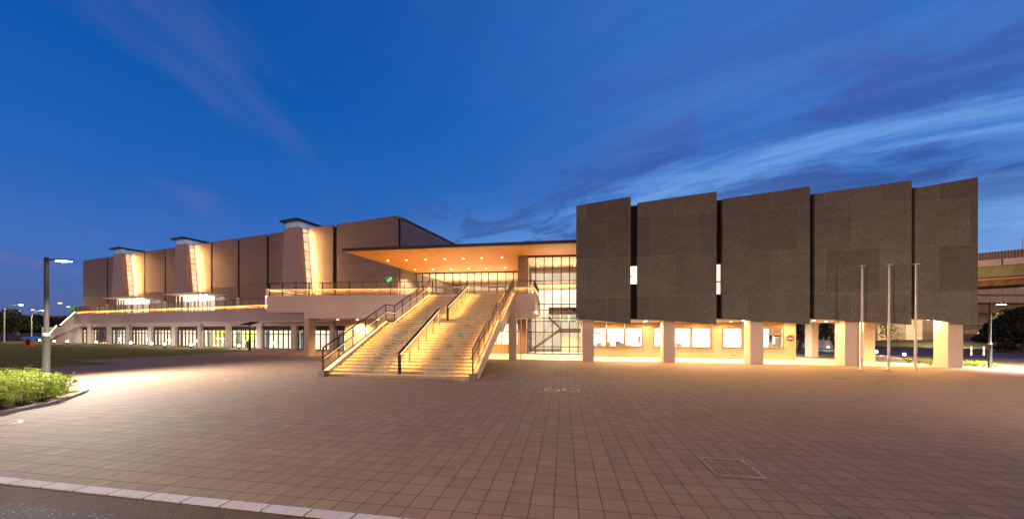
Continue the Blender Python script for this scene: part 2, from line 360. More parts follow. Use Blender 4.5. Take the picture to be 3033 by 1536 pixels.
def lawnmat():
    m, t, b = newmat('short patchy lawn')
    g = t.node('ShaderNodeNewGeometry').outputs['Position']
    n1 = t.node('ShaderNodeTexNoise', {'Vector': g, 'Scale': .12, 'Detail': 5.0, 'Roughness': .6, 'Distortion': .4}).outputs[0]
    n2 = t.node('ShaderNodeTexNoise', {'Vector': g, 'Scale': 9.0, 'Detail': 6.0, 'Roughness': .75}).outputs[0]
    q = t.node('ShaderNodeSeparateXYZ', {0: t.node('ShaderNodeMapping', {'Vector': g, 'Rotation': (0, 0, FH.a)}).outputs[0]}).outputs[1]
    q = t.math('ADD', q, t.math('MULTIPLY', n1, 3.0)); band = t.math('MULTIPLY', t.rng(q, 27.5, 29.5), t.rng(q, 43.5, 40.5))
    gr = t.mix(t.rng(n2, .3, .7), (.10, .11, .014), (.20, .19, .035))
    dirt = t.mix(t.rng(n2, .3, .7), (.13, .062, .025), (.20, .10, .04))
    f = t.math('MAXIMUM', t.math('MULTIPLY', band, .8), t.rng(n1, .56, .70, 0, .6), clamp=True)
    t.l.new(t.mix(f, gr, dirt), b.inputs['Base Color']); b.inputs['Roughness'].default_value = 1.0; b.inputs['Specular IOR Level'].default_value = .1
    bp = t.node('ShaderNodeBump', {'Height': n2, 'Strength': .8, 'Distance': .05}); t.l.new(bp.outputs[0], b.inputs['Normal'])
    return m
m_lawn = lawnmat()
def asphalt(name, c1, c2, speck, sc):
    m, t, b = newmat(name)
    g = t.node('ShaderNodeNewGeometry').outputs['Position']
    v = t.node('ShaderNodeTexVoronoi', {'Vector': g, 'Scale': sc}).outputs
    n = t.node('ShaderNodeTexNoise', {'Vector': g, 'Scale': 2.0, 'Detail': 8.0, 'Roughness': .7}).outputs[0]
    c = t.mix(t.rng(n, .3, .7), c1, c2)
    wn = t.node('ShaderNodeTexWhiteNoise', {'Vector': v[2]}, noise_dimensions='3D').outputs[0]
    c = t.mix(t.math('MULTIPLY', t.rng(wn, .82, .9), t.rng(v[0], .5, .2)), c, speck)
    t.l.new(c, b.inputs['Base Color']); b.inputs['Roughness'].default_value = .8
    bp = t.node('ShaderNodeBump', {'Height': v[0], 'Strength': .9, 'Distance': .01}); t.l.new(bp.outputs[0], b.inputs['Normal'])
    return m
m_red_as = asphalt('reddish brown asphalt', (.060, .026, .010), (.10, .044, .018), (.36, .22, .12), 75)
m_gravel = asphalt('coarse pale speckled asphalt', (.045, .037, .030), (.085, .07, .055), (.55, .48, .38), 48)
m_road = asphalt('grey asphalt', (.06, .055, .055), (.09, .08, .08), (.2, .19, .18), 40)
m_kerb = tiled('pale kerb stone', (.46, .42, .40), (.56, .52, .50), (.10, .08, .07), .6, 5, .012, .8, off=0, vertical=False, streak=.3, frame=Fr(0, 0, 22))
m_soil = M('sandy soil', (.30, .20, .09), .95, var=.35, scale=14, bump=.8, bscale=30)
m_bark = M('brown bark', (.09, .06, .04), .9, var=.3, scale=12, bump=.6)
def leafmat(name, c1, c2, trans=.25):
    m, t, b = newmat(name)
    oi = t.node('ShaderNodeTexCoord').outputs['Object']
    n = t.node('ShaderNodeTexNoise', {'Vector': oi, 'Scale': 5.0, 'Detail': 3.0}).outputs[0]
    t.l.new(t.mix(t.rng(n, .35, .65), c1, c2), b.inputs['Base Color']); b.inputs['Roughness'].default_value = .55
    out = [x for x in t.n if x.type == 'OUTPUT_MATERIAL'][0]
    tl = t.node('ShaderNodeBsdfTranslucent', {'Color': (*[min(1, x*1.3) for x in c2], 1)})
    mx = t.node('ShaderNodeMixShader', {0: trans, 1: b.outputs[0], 2: tl.outputs[0]}); t.l.new(mx.outputs[0], out.inputs[0])
    return m
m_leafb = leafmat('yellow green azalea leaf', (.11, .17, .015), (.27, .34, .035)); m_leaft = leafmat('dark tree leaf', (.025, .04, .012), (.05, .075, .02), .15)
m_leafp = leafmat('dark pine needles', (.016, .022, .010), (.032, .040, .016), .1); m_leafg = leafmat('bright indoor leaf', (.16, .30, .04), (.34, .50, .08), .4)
m_conc = M('weathered highway concrete', (.34, .29, .26), .9, var=.25, scale=.35, bump=.2, stretch=(1, 1, 3)); m_gird = M('yellow green girder paint', (.26, .25, .12), .7, var=.2, scale=.6)
m_brown = M('brown rusted steel', (.26, .15, .07), .8, var=.35, scale=.8)
m_par = tiled('stained pale parapet', (.46, .39, .37), (.52, .44, .42), (.12, .06, .03), 4.2, 60, .10, .85, off=0, streak=.6, frame=Fr(0, 0, 43))
m_par2 = tiled('pale jointed bridge parapet', (.50, .43, .40), (.54, .46, .43), (.18, .15, .12), 3.4, 60, .06, .85, off=0, streak=.4, frame=Fr(0, 0, 0))
m_fen = tiled('ribbed noise barrier sheet', (.17, .13, .14), (.21, .16, .17), (.07, .05, .05), .35, 60, .08, .7, off=0, streak=.4, frame=Fr(0, 0, 43))

# ------------------------------------------------------------------ ground and setting
MB().sheet([(-900, -60), (900, -60), (900, 1200), (-900, 1200)], -0.03).build('ground', M('dark distant ground', (.05, .05, .035), .95, var=.3, scale=.05), kind='structure')
# plaza
MB().sheet([(-75, -6), (70, -6), (58, 33), (30, 33), (30, 46), (-14, 50), (-100, 82), (-110, 40)], 0.0).build('plaza_paving', m_pave, kind='structure')
lp = [gz(-260, 1108), gz(0, 1095), gz(160, 1086), gz(356, 1076.5), gz(202, 1066), gz(350, 1060.5), gz(520, 1052.4), gz(690, 1041), gz(752, 1037.5), gz(715, 1033.5), gz(600, 1029.5), gz(514, 1026), gz(380, 1021), gz(276, 1017.5), gz(130, 1013), gz(-40, 1010), gz(-320, 1012)]
MB().sheet(lp, 0.008).build('lawn', m_lawn, kind='structure')
# near kerb line with asphalt in front of it
k0, k1 = gz(0, 1414), gz(1128.6, 1530.4); kd = (k1-k0).normalized(); kn = Vector((-kd.y, kd.x, 0)); kn = kn if kn.y < 0 else -kn
ka, kb = k0-kd*14, k1+kd*10
m_kerb2 = tiled('pale kerb stones set end to end', (.50, .46, .44), (.62, .58, .56), (.09, .07, .06), .62, 5, .012, .8, off=0, vertical=False, streak=.35, frame=Fr(0, 0, math.degrees(-math.atan2(kd.y, kd.x))), loc=(.1, 2.4))
MB().sheet([ka+kn*.15, kb+kn*.15, kb+kn*12, ka+kn*12], .004).build('red_asphalt_path', m_red_as, kind='structure')
g0, g1 = gz(0, 1484), gz(404, 1536); gd = (g1-g0).normalized(); gn = Vector((gd.y, -gd.x, 0))
gv = [g0-gd*9]+[g0+gd*(i*.12)+gn*(.035*math.sin(i*1.9)+.03*math.sin(i*.7+1)) for i in range(-5, 22)]+[g1+gd*9]
MB().sheet(gv+[g1+gd*9+gn*8, g0-gd*9+gn*8], .008).build('coarse_asphalt_road', m_gravel, kind='structure')
MB().plan([ka, kb, kb+kn*.15, ka+kn*.15], -.02, .022).build('kerb_strip', m_kerb2, kind='structure')
# pale arcade floor under the wing
s0, s1 = FW.S(1700, 0, 1060), FW.S(2905, 0, 1080)
MB().sheet([FW.p(s0-8, .35, 0), FW.p(s1, .35, 0), FW.p(s1-.3, 9.2, 0), FW.p(s0-8, 7, 0)], .005).build('arcade_floor', m_floor, kind='structure')
# site behind and right of the wing
MB().sheet([FW.p(s1-9, 9.6, 0), FW.p(s1+1.5, .9, 0), FW.p(s1+4.5, 1.5, 0), FW.p(s1+4, 8, 0), (45, 33), (20, 50)], .009).build('planting_soil', m_soil, kind='structure')
MB().sheet([(30, 33.5), (58, 24), (140, 24), (140, 46), (30, 46)], .012).build('service_road', m_road, kind='structure')
mb = MB(); gx = [(20+i*6, 47+j*4) for j in range(5) for i in range(22)]
mb.add([(x, y, .02+(.9 if 1 <= j_ <= 3 else 0)*(0.6+.4*math.sin(x*.2))) for (x, y), j_ in zip(gx, [j for j in range(5) for i in range(22)])], [(j*22+i, j*22+i+1, (j+1)*22+i+1, (j+1)*22+i) for j in range(4) for i in range(21)], True)
mb.build('grass_bank', M('dark grass', (.022, .032, .008), .95, var=.4, scale=1.5, bump=.8, bscale=15), kind='structure')

# ------------------------------------------------------------------ exhibition hall (left)
TW = 3.4                                 # wall plane behind the glazing plane
hall = thing('exhibition_hall', FH.p(FH.S(500), 0, 0), 'long brown ribbed exhibition hall with three lit wedge towers above a white glazed podium', 'building')
ZT = 15.9; ZTER = 4.9; ZMID = 8.75
edges = [(245.8, 316.4), (320, 427.6), (430.5, 488.6), (491.5, 625.8), (629.5, 704.5), (709.3, 790), (796, 987), (997, 1180)]
towers = [(337, 357, 330.4, 367.5), (519.5, 545.5, 509.5, 558), (843, 883, 831, 902)]
sL, sR = FH.S(245.8, TW), FH.S(1180, TW)
MB().box(FH, sL+.15, sR-.12, TW+.16, TW+32, ZTER, ZT-.35).build('inner_core', m_black, hall)  # black core painted in for the deep shade between the panels
for a, b in edges:
    x0, x1 = FH.S(a, TW), FH.S(b, TW)
    MB().box(FH, x0, x1-.06, TW, TW+.14, ZMID, ZT).build('wall_panel', m_hall, hall)
    MB().box(FH, x0+.003, x1-.063, TW+.03, TW+.14, ZTER, ZMID).build('base_wall', m_hallc, hall)
mb = MB(); mb.box(FH, sR-.12, sR, TW+.44, TW+34, ZMID-1, ZT); mb.build('side_wall', m_halls, hall)
MB().box(FH, sR-.10, sR-.02, TW+.44, TW+3.4, ZTER, ZMID-1).build('return_wall', m_hallc, hall)
mb = MB()
for zc in (12.55, 11.75, 11.0, 10.4): mb.box(FH, FH.S(1002, TW), sR-.05, TW-.05, TW+.02, zc, zc+.09)
mb.build('raised_band', m_hallc, hall)  # thin proud strips in the paler base wall colour
MB().box(FH, sL, sR, TW+.46, TW+34, ZT-.34, ZT-.1).build('roof', m_dark, hall)
# pale pilasters at the joints behind the rail
for u in (318, 429, 490, 627.5, 706.5, 793):
    s = FH.S(u, TW); MB().box(FH, s-.22, s+.22, TW-.12, TW+.42, ZTER, 7.1 if u < 780 else 8.2).build('joint_post', M('pale post', (.8, .78, .72), .6) if u == 318 else bpy.data.materials['pale post'], hall)
m_tglass = EM('lit stair glazing', (1, .76, .46), .85, .3); m_grz = EM('hidden wall grazer', (1, .52, .20), 34)
for (a, b, c, d) in towers:
    big = a > 800; T1 = TW-(1.35 if big else 1.25)
    za = ZT-.15; zb = 5.2 if big else 8.0
    s_a, s_b, s_c, s_d = FH.S(a, T1), FH.S(b, T1), FH.S(c, T1), FH.S(d, T1)
    if big: zb = ZTER
    tw = MB().elev(FH, [(s_c, zb), (s_d, zb), (s_b, za), (s_a, za)], T1, T1+.62).build('tower', m_tower, hall)
    gl = MB().elev(FH, [(s_c+.14, zb), (s_d-.10, zb), (s_b-.10, za-.1), (s_a+.14, za-.1)], T1+.625, TW-.02); gl.build('tower_glazing', m_tglass, tw)
    mb = MB()
    for k in range(9):
        z = zb+(za-zb)*(k+.5)/9; f = (z-zb)/(za-zb); se = s_d+(s_b-s_d)*f
        mb.box(FH, se-.16, se-.03, T1+.63, TW-.01, z-.035, z+.035)
    mb.elev(FH, [(s_d-.16, zb), (s_d-.13, zb), (s_b-.13, za), (s_b-.16, za)], T1+.94, T1+.98)
    mb.build('glazing_bars', m_frame, tw)
    # light fittings along the tower's sides, aimed at the wall panels
    strip_light(FH.p(s_d+.05, TW-.52, zb+.2), FH.p(s_b+.05, TW-.52, za-.3), FH.p(.78, .62, 0)-FH.p(0, 0, 0), 110, (1, .46, .13), tw, 132, .10)
    strip_light(FH.p(s_c-.05, TW-.3, zb+.2), FH.p(s_a-.05, TW-.3, za-.3), FH.p(-.70, .72, 0)-FH.p(0, 0, 0), 34, (1, .46, .13), tw, 125, .10)
    wd = s_b-s_a
    lt = MB().box(FH, s_a+.1, s_b-.05, T1+.1, TW+4.5, za, za+.72).build('lantern', EM('sky glow lantern glass', (.30, .42, .62), .32, .4) if a == 337 else bpy.data.materials['sky glow lantern glass'], tw)  # bluish emission stands in for sky reflection and light in the glass
    MB().box(FH, s_a+.3, s_b-.3, T1+.6, TW+4.2, za, za+.45).build('lantern_upstand', m_conc, tw)
    MB().box(FH, s_a-.35, s_b+.3, T1-.45, TW+6.2, za+.722, za+.98).build('tower_cap', m_dark, tw)
# terrace entrances under each tower
def terrace_entrance(u0, u1, g0, g1, t_out):
    s0, s1 = FH.S(u0, TW-t_out), FH.S(u1, TW-t_out)
    z = 7.55
    en = MB().box(FH, s0, s1, TW-t_out, TW-.05, z, z+.14).build('entrance_canopy', m_white, hall)
    h0, h1 = FH.S(g0, TW-2.2), FH.S(g1, TW-2.2)
    MB().box(FH, h0+.1, h1-.1, TW-1.2, TW-.06, ZTER, z-.05).build('lit_lobby', EM('white lobby light', (1, .92, .82), 1.3) if u0 < 310 else bpy.data.materials['white lobby light'], en)
    mb = MB(); k = 6
    for i in range(k+1):
        s = h0+(h1-h0)*i/k; mb.box(FH, s-.05, s+.05, TW-2.2, TW-2.1, ZTER, z)
    mb.box(FH, h1-.05, h1+.05, TW-2.1, TW-.1, ZTER, ZTER+.1); mb.box(FH, h1-.05, h1+.05, TW-1.1, TW-1.0, ZTER, z)
    mb.build('lobby_frame', m_white, en)
    for i in range(6):
        s = s0+(s1-s0)*(i+.8)/7; c = FH.p(s, TW-t_out*.55, z-.02)
        MB().lathe(c, [(.16, -.02), (.16, 0)], 10).build('downlight', m_down, en)
    area('entrance_light', FH.p((s0+s1)/2, TW-t_out*.5, z-.12), (s1-s0)*.8, 45, (1, .88, .7), en, size_y=1.6)
terrace_entrance(303, 397, 346, 392, 3.6)
terrace_entrance(482.5, 588, 521, 586, 3.6)
s = FH.S(845, TW); MB().box(FH, s-1, s+3.4, TW-2, TW-.1, ZTER+.2, ZTER+2.0).build('lit_lobby', bpy.data.materials['white lobby light'], hall)
# podium
sPL = FH.S(222, -1.0, 930)
sPR = FH.S(1560, 0)
mb = MB(); mb.box(FH, sPL, FH.S(905, -1.1), -1.1, TW+.4, 3.42, ZTER); mb.build('terrace_slab', m_podium, hall)
MB().box(FH, sPL, sPL+62, -1.12, .4, 3.32, 3.42).build('slab_edge', m_white, hall)
bays = [(244.1, 265.1, 2), (276.3, 322, 6), (331, 379.7, 5), (390.8, 444.8, 6), (455.2, 513.8, 6), (525.5, 590.3, 6), (602, 673.4, 6), (686.2, 765.5, 6), (779, 867.3, 6), (882.2, 981.2, 6), (997, 1110, 6), (1128, 1260, 6)]
ztop, zbot = 2.83, 0.04
es = [(FH.S(a, 0, 1000), FH.S(b, 0, 1000)) for a, b, n in bays]
mb = MB(); prev = FH.S(130, 0, 1005)
wallend = es[-1][1]+1.2
segs = [prev]+[x for e in es for x in e]+[wallend]
for i in range(0, len(segs), 2): mb.box(FH, segs[i], segs[i+1], -.25, .35, 0, ztop)
mb.box(FH, FH.S(222, 0, 1005), wallend, -.25, .35, ztop, 3.42)
mb.build('podium_wall', m_white, hall)
for u in (272, 385, 596, 778, 990):
    s = FH.S(u, -.3); MB().box(FH, s-.09, s+.09, -.36, -.252, 0.05, 3.3).build('downpipe', m_podium, hall)
MB().box(FH, es[0][0]-1, wallend, 5.8, 6.0, 0, 3.3).build('inner_wall', M('beige inner wall', (.55, .40, .26), .8), hall)
MB().box(FH, es[0][0]-1, wallend, .36, 6.1, 3.2, 3.30).build('inner_ceiling', m_soffw, hall)
MB().box(FH, es[0][0]-1, wallend, .36, 6.1, -.01, .02).build('inner_floor', m_floor, hall)
m_poster = EM('blue lit poster', (.25, .45, 1), 1.2)
rb = random.Random(3)
def bay(fr, s0, s1, n, z1, par, kind, zt=None, t=.05):
    tr = zt or z1-1.0
    mb = MB()
    mb.box(fr, s0, s1, t, t+.1, z1-.06, z1).box(fr, s0, s1, t, t+.1, zbot-.03, zbot+.05).box(fr, s0, s1, t+.001, t+.1, tr-.05, tr+.05)
    for i in range(n+1):
        s = s0+(s1-s0)*i/n; mb.box(fr, max(s0, s-.035), min(s1, s+.035), t-.01, t+.12, zbot-.03, z1)
    wn = mb.build('window', m_frame, par)
    MB().box(fr, s0, s1, t+.04, t+.05, zbot, z1-.56).build('pane', m_glass, wn)
    MB().box(fr, s0+.02, s1-.02, t+.02, t+.09, z1-.55, z1-.05).build('louvre', m_louv, wn)
    for i in range(n):
        a = s0+(s1-s0)*i/n; b = s0+(s1-s0)*(i+1)/n; d = b-a
        if kind == 'blind':
            f = rb.choice((.55, .62, .7)); mt = m_blind if i > 0 else m_blindd
            MB().box(fr, a+d*(1-f)*.6, b-d*.05, t+.2, t+.23, .06, z1-.58).build('blind', mt, wn)
        elif kind == 'dim' and i > 1:
            MB().box(fr, a+d*.45, b-d*.2, t+1.5, t+1.53, .06, z1-.58).build('blind', m_blindd if i % 2 else m_blind, wn)
        elif kind == 'wide':
            MB().box(fr, a+d*.08, b-d*.06, t+.2, t+.23, .06, z1-.58).build('blind', m_blind if i > 0 else m_blindd, wn)
    return wn
kinds = ['blind', 'dim', 'blind', 'blind', 'blind', 'blind', 'plant', 'plant2', 'wide', 'wide', 'wide', 'wide']
for (a, b), (u0, u1, n), kd_ in zip(es, bays, kinds):
    wn = bay(FH, a, b, n, ztop, hall, 'blind' if kd_ == 'blind' else kd_)
    if kd_ == 'plant':
        MB().box(FH, a, a+.5, .6, .63, .06, 2.2).build('blind', m_blindd, wn); MB().box(FH, b-.5, b-.05, .6, .63, .06, 2.2).build('blind', m_blind, wn)
        MB().box(FH, a+1.4, b-1.4, .7, .73, 1.05, 1.25).build('blue_light_bar', EM('blue white light bar', (.6, .7, 1), 4), wn)
    if kd_ == 'plant2':
        MB().box(FH, a, a+.7, .6, .63, .06, 2.2).build('blind', m_blindd, wn); MB().box(FH, b-1.7, b-.05, .6, .63, .06, 2.2).build('blind', m_blind, wn)
    if kd_ == 'wide' and u0 == 779: MB().box(FH, a+3.0, a+3.3, .4, .43, .1, 2.2).build('poster', m_poster, wn)
m_evac = EM('green lit sign face', (.0, .32, .07), .8)
for i, (a, b) in enumerate(es):
    area('bay_light', FH.p((a+b)/2, 3.0, 3.1), (b-a)*.8, 170, (1, .82, .55), hall, size_y=1.5)
# sloping outer stair at the left end of the podium
p0 = FH.hit(217, 925, -1.1); p1 = FH.hit(175, 963.5, -1.1); p1b = FH.hit(168, 964.5, -1.1); p2 = FH.hit(134, 1004, -1.1)
zt0 = ZTER
sA, sB, sB2, sC = sPL, p1[0], p1b[0]-.3, FH.S(131, -1.1, 1010)
mb = MB().elev(FH, [(sA+.001, ZTER), (sB, 2.62), (sB2, 2.62), (sC, .3), (sC, 0), (sC+1.0, 0), (sB2+.6, 1.35), (sB+.3, 1.5), (sA+2.2, 3.3), (sA+2.2, ZTER)], -1.1, -.85)
mb.build('stair_parapet', m_white, hall)
MB().elev(FH, [(sA, ZTER-.2), (sB, 2.4), (sB2, 2.4), (sC, .12), (sC, 0), (FH.S(222, 0, 1005), 0), (FH.S(222, 0, 1005), 3.3), (sA, 3.3)], -.84, .3).build('outer_stair', m_white, hall)
mb = MB()
for (qa, qb, za_, zb_) in ((sA, sB, ZTER, 2.62), (sB2, sC, 2.62, .3)):
    for i in range(11):
        f0, f1 = i/11+.01, (i+.78)/11
        mb.bar(FH.p(qa+(qb-qa)*f0, -1.0, za_+(zb_-za_)*f0+.5), FH.p(qa+(qb-qa)*f1, -1.0, za_+(zb_-za_)*f1+.5), .07)
mb.build('stair_light_strip', EM('orange stair led', (1, .50, .15), 22), hall)
mb = MB()
for (qa, qb, za_, zb_) in ((sA, sB, ZTER, 2.62), (sB2, sC, 2.62, .3)):
    mb.bar(FH.p(qa, -.98, za_+.62), FH.p(qb, -.98, zb_+.62), .06)
    for i in range(8): mb.bar(FH.p(qa+(qb-qa)*i/7, -.98, za_+(zb_-za_)*i/7), FH.p(qa+(qb-qa)*i/7, -.98, za_+(zb_-za_)*i/7+1.1), .05)
mb.build('stair_railing', m_dark, hall)

# ------------------------------------------------------------------ balustrades with a light strip under the handrail
def railing(par, P, Q, name_posts='post', hgt=1.2, hs=.55, spacing=1.3, led=m_led, rail=m_dark, bars=.12, big=0, inward=None, ledw=.02, barw=.016, power=24, tilt=.25):
    P, Q = Vector(P), Vector(Q); d = Q-P; L = Vector((d.x, d.y, 0)).length; up = Vector((0, 0, 1))
    MB().bar(P+up*hgt, Q+up*hgt, .05, .05).build('top_rail', rail, par)
    hr = MB().tube([P+up*(hs+.05)+(inward or Vector((0, 0, 0)))*.08, Q+up*(hs+.05)+(inward or Vector((0, 0, 0)))*.08], .03, 8).build('handrail', rail, par)
    io = (inward or Vector((0, 0, 0)))*.08
    MB().bar(P+up*(hs+.012)+io, Q+up*(hs+.012)+io, ledw, .014).build('light_strip', led, hr)
    strip_light(P+up*(hs-.0)+io*1.2, Q+up*(hs-.0)+io*1.2, Vector((0, 0, -1))+(inward or Vector((0, 0, 0)))*tilt, power, WARM2, hr)
    MB().bar(P+up*.06, Q+up*.06, .04, .04).build('bottom_rail', rail, par)
    n = max(1, round(L/spacing))
    for i in range(n+1):
        c = P+d*(i/n); wd = .10 if big and i % big == 0 else .055
        MB().bar(c, c+up*(hgt+(.02 if wd > .08 else 0)), wd, .05).build(name_posts, rail, par)
    m = int(L/bars); mb = MB()
    for i in range(m):
        c = P+d*((i+.5)/m); mb.bar(c+up*.06, c+up*(hgt-.02), barw)
    mb.build('balusters', m_bal, par)
bal = thing('terrace_balustrade', FH.p(FH.S(500), -.95, ZTER), 'long dark balustrade with a glowing orange strip on the hall terrace edge', 'balustrade')
railing(bal, FH.p(sPL+.2, -.95, ZTER), FH.p(FH.S(905, -.95, 920), -.95, ZTER), led=m_ledh, spacing=1.62, big=5, bars=.15, hs=.5, hgt=1.3, ledw=.09, power=42, tilt=-.6, inward=-Vector((FH.ey[0], FH.ey[1], 0)), barw=.03)

# ------------------------------------------------------------------ raised deck
ZD = 5.5
deck = thing('raised_deck', FD.p(8, 1, 0), 'cream raised terrace deck on a slab column left of the stairs', 'deck')
D0 = FD.p(0, 0, 0); sDR = FD.loc(2.04, 28.65)[0]
deckpts = [FD.p(0, 0, 0), FD.p(sDR, 0, 0), FD.p(sDR, 0, 0)+Vector((math.sin(R(8.5)), math.cos(R(8.5)), 0))*6.5, (3.0, 41), (-12, 45), FD.p(0, 0, 0)+Vector((math.sin(R(12)), math.cos(R(12)), 0))*16]
MB().plan(deckpts, 3.97, ZD).build('deck_slab', m_white, deck)
MB().plan([(q[0]*.999, q[1]+.06) for q in deckpts], ZD, ZD+.02).build('deck_floor', m_floor, deck)
cx = gz(900.5, 1053); cxf = FD.loc(cx.x, cx.y)
MB().box(FD, cxf[0], sDR-.2, cxf[1]-.02, cxf[1]+.5, 3.38, 3.97).build('edge_beam', m_white, deck)
MB().plan([FD.p(cxf[0], cxf[1]+.5, 0), FD.p(sDR-.4, cxf[1]+.5, 0), (1.2, 33.0), (-1, 40.5), (-13, 46), (-19, 46)], 3.40, 3.96).build('deck_soffit', m_soffw, deck)
MB().box(FD, cxf[0], cxf[0]+.42, cxf[1], cxf[1]+.95, 0, 3.38).build('column', m_col, deck)
c2 = gz(1506, 1064); c2f = FD.loc(c2.x, c2.y)
MB().box(FD, c2f[0]+.02, c2f[0]+.62, c2f[1], c2f[1]+.7, 0, 3.97).build('column', m_col, deck)
c3 = c2+Vector((1.0, .3, 0)); MB().tube([c3, c3+Vector((0, 0, 3.9))], .05, 8).build('downpipe', m_white, deck)
for u, v in ((888, 0), (1000, 945.7), (1059, 945.7), (1120, 946)):
    if v: 
        q = gz(u, v, 3.39)
        q = Vector((q.x, q.y, 3.39)) if q.y < 44 else Vector((-14+u*.004, 38, 3.39))
        dl = MB().lathe(q, [(.12, -.02), (.12, 0)], 10).build('downlight', m_down, deck)
for x, y in ((-16, 34), (-12, 36), (-8, 35), (-4, 34), (-1.5, 31.5), (-13, 41)):
    dl = MB().lathe((x, y, 3.39), [(.11, -.02), (.11, 0)], 10).build('downlight', m_down, deck)
    spot('under_deck_light', (x, y, 3.3), 700, (1, .54, .20), (0, 0, -1), 150, deck, .1)
MB().lathe((-.35, 29.9, 3.93), [(.12, -.06), (.12, 0)], 10).build('downlight', EM('bright downlight', WARM, 60), deck)
spot('corner_light', (-.35, 29.9, 3.8), 900, (1, .62, .30), (0, 0, -1), 160, deck, .1)
dk = dict(power=28, tilt=-.6, inward=-Vector((FD.ey[0], FD.ey[1], 0)), barw=.02, ledw=.03)
db = thing('deck_balustrade', FD.p(8, .1, ZD), 'dark vertical bar balustrade with glowing strip around the raised deck', 'balustrade')
sStL = FD.S(1283, 0, 873); sStR = FD.S(1530, 0, 873)
railing(db, FD.p(.15, .12, ZD), FD.p(sStL-.1, .12, ZD), spacing=1.32, big=3, hs=.57, hgt=1.2, **dk)
railing(db, FD.p(.15, .08, ZD), FD.p(.15, .08, ZD)+Vector((math.sin(R(12)), math.cos(R(12)), 0))*12, spacing=1.32, big=3, hs=.57, hgt=1.2)
railing(db, FD.p(sStR+.05, .12, ZD), FD.p(sDR-.12, .12, ZD), spacing=1.0, hs=.57, hgt=1.2, **dk)
railing(db, FD.p(sDR-.12, .08, ZD), FD.p(sDR-.12, .08, ZD)+Vector((math.sin(R(8.5)), math.cos(R(8.5)), 0))*6.0, spacing=1.3, hs=.57, hgt=1.2)

# ------------------------------------------------------------------ staircase
m_gap = None
st = thing('staircase', FS.p(4, 3, 0), 'broad cream tiled staircase with four glowing handrails climbing to the deck', 'staircase')
N1, N2 = 19, 18; T1_, TL, T2_ = 5.85, 7.11, 13.25; ZL = 2.835
r1, r2 = ZL/N1, (ZD-ZL)/N2; g1_ = T1_/(N1-1); g2_ = (T2_-TL)/(N2-1)
SA, SB = .3, 7.65
riser, tread = MB(), MB()
nos = []
def step(t, z0, z1, tn):
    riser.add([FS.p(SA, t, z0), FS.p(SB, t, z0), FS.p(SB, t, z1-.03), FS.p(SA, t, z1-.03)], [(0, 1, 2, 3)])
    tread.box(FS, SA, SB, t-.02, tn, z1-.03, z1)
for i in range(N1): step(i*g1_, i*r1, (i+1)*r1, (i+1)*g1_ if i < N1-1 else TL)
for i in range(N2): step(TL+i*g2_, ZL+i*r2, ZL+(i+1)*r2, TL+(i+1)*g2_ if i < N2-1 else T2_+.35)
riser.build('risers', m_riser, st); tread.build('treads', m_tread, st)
def slope_z(t):
    if t <= T1_: return r1+(t/g1_)*r1
    if t <= TL: return ZL
    return ZL+r2+((t-TL)/g2_)*r2
def stringer(s0, s1):
    up = .10; lo = -.62
    top = [(-.35, .0+.0), (-.35, .30), (-.05, .30), (T1_-.15, ZL+up-.02), (TL-.25, ZL+up-.02), (T2_+.1, ZD+up)]
    bot = [(T2_+.35, ZD-.2), (T2_+.35, ZD-.75), (TL+.25, ZL-.60), (T1_+.35, ZL-.60), (.55, 0)]
    MB().side(FS, top+bot, s0, s1).build('stringer', m_string, st)
    MB().box(FS, s0-.02, s1+.02, -.40, -.02, 0, .31).build('end_block', m_stone, st)
stringer(0.02, .295); stringer(7.655, 7.93)
MB().side(FS, [(.6, .03), (T1_, ZL-.25), (TL, ZL-.25), (T2_, ZD-.3), (T2_+.3, ZD-.3), (T2_+.3, ZD-.55), (TL+.1, ZL-.55), (T1_+.2, ZL-.55), (1.2, .03)], .3, 7.65).build('stair_underside', m_string, st)
def stair_rail(s, inward):
    iv = Vector((FS.ex[0], FS.ex[1], 0))*inward
    par = st
    pts = [(-.25, .30), (T1_-.1, ZL+.08), (TL-.2, ZL+.08), (T2_, ZD+.08)]
    for k, (a, b) in enumerate(zip(pts[:-1], pts[1:])):
        P, Q = FS.p(s, a[0], a[1]), FS.p(s, b[0], b[1])
        railing(par, P, Q, 'rail_post', hgt=1.15 if k else 1.15, hs=.62, spacing=1.2, inward=iv, barw=.016)
stair_rail(.16, 1); stair_rail(7.79, -1)
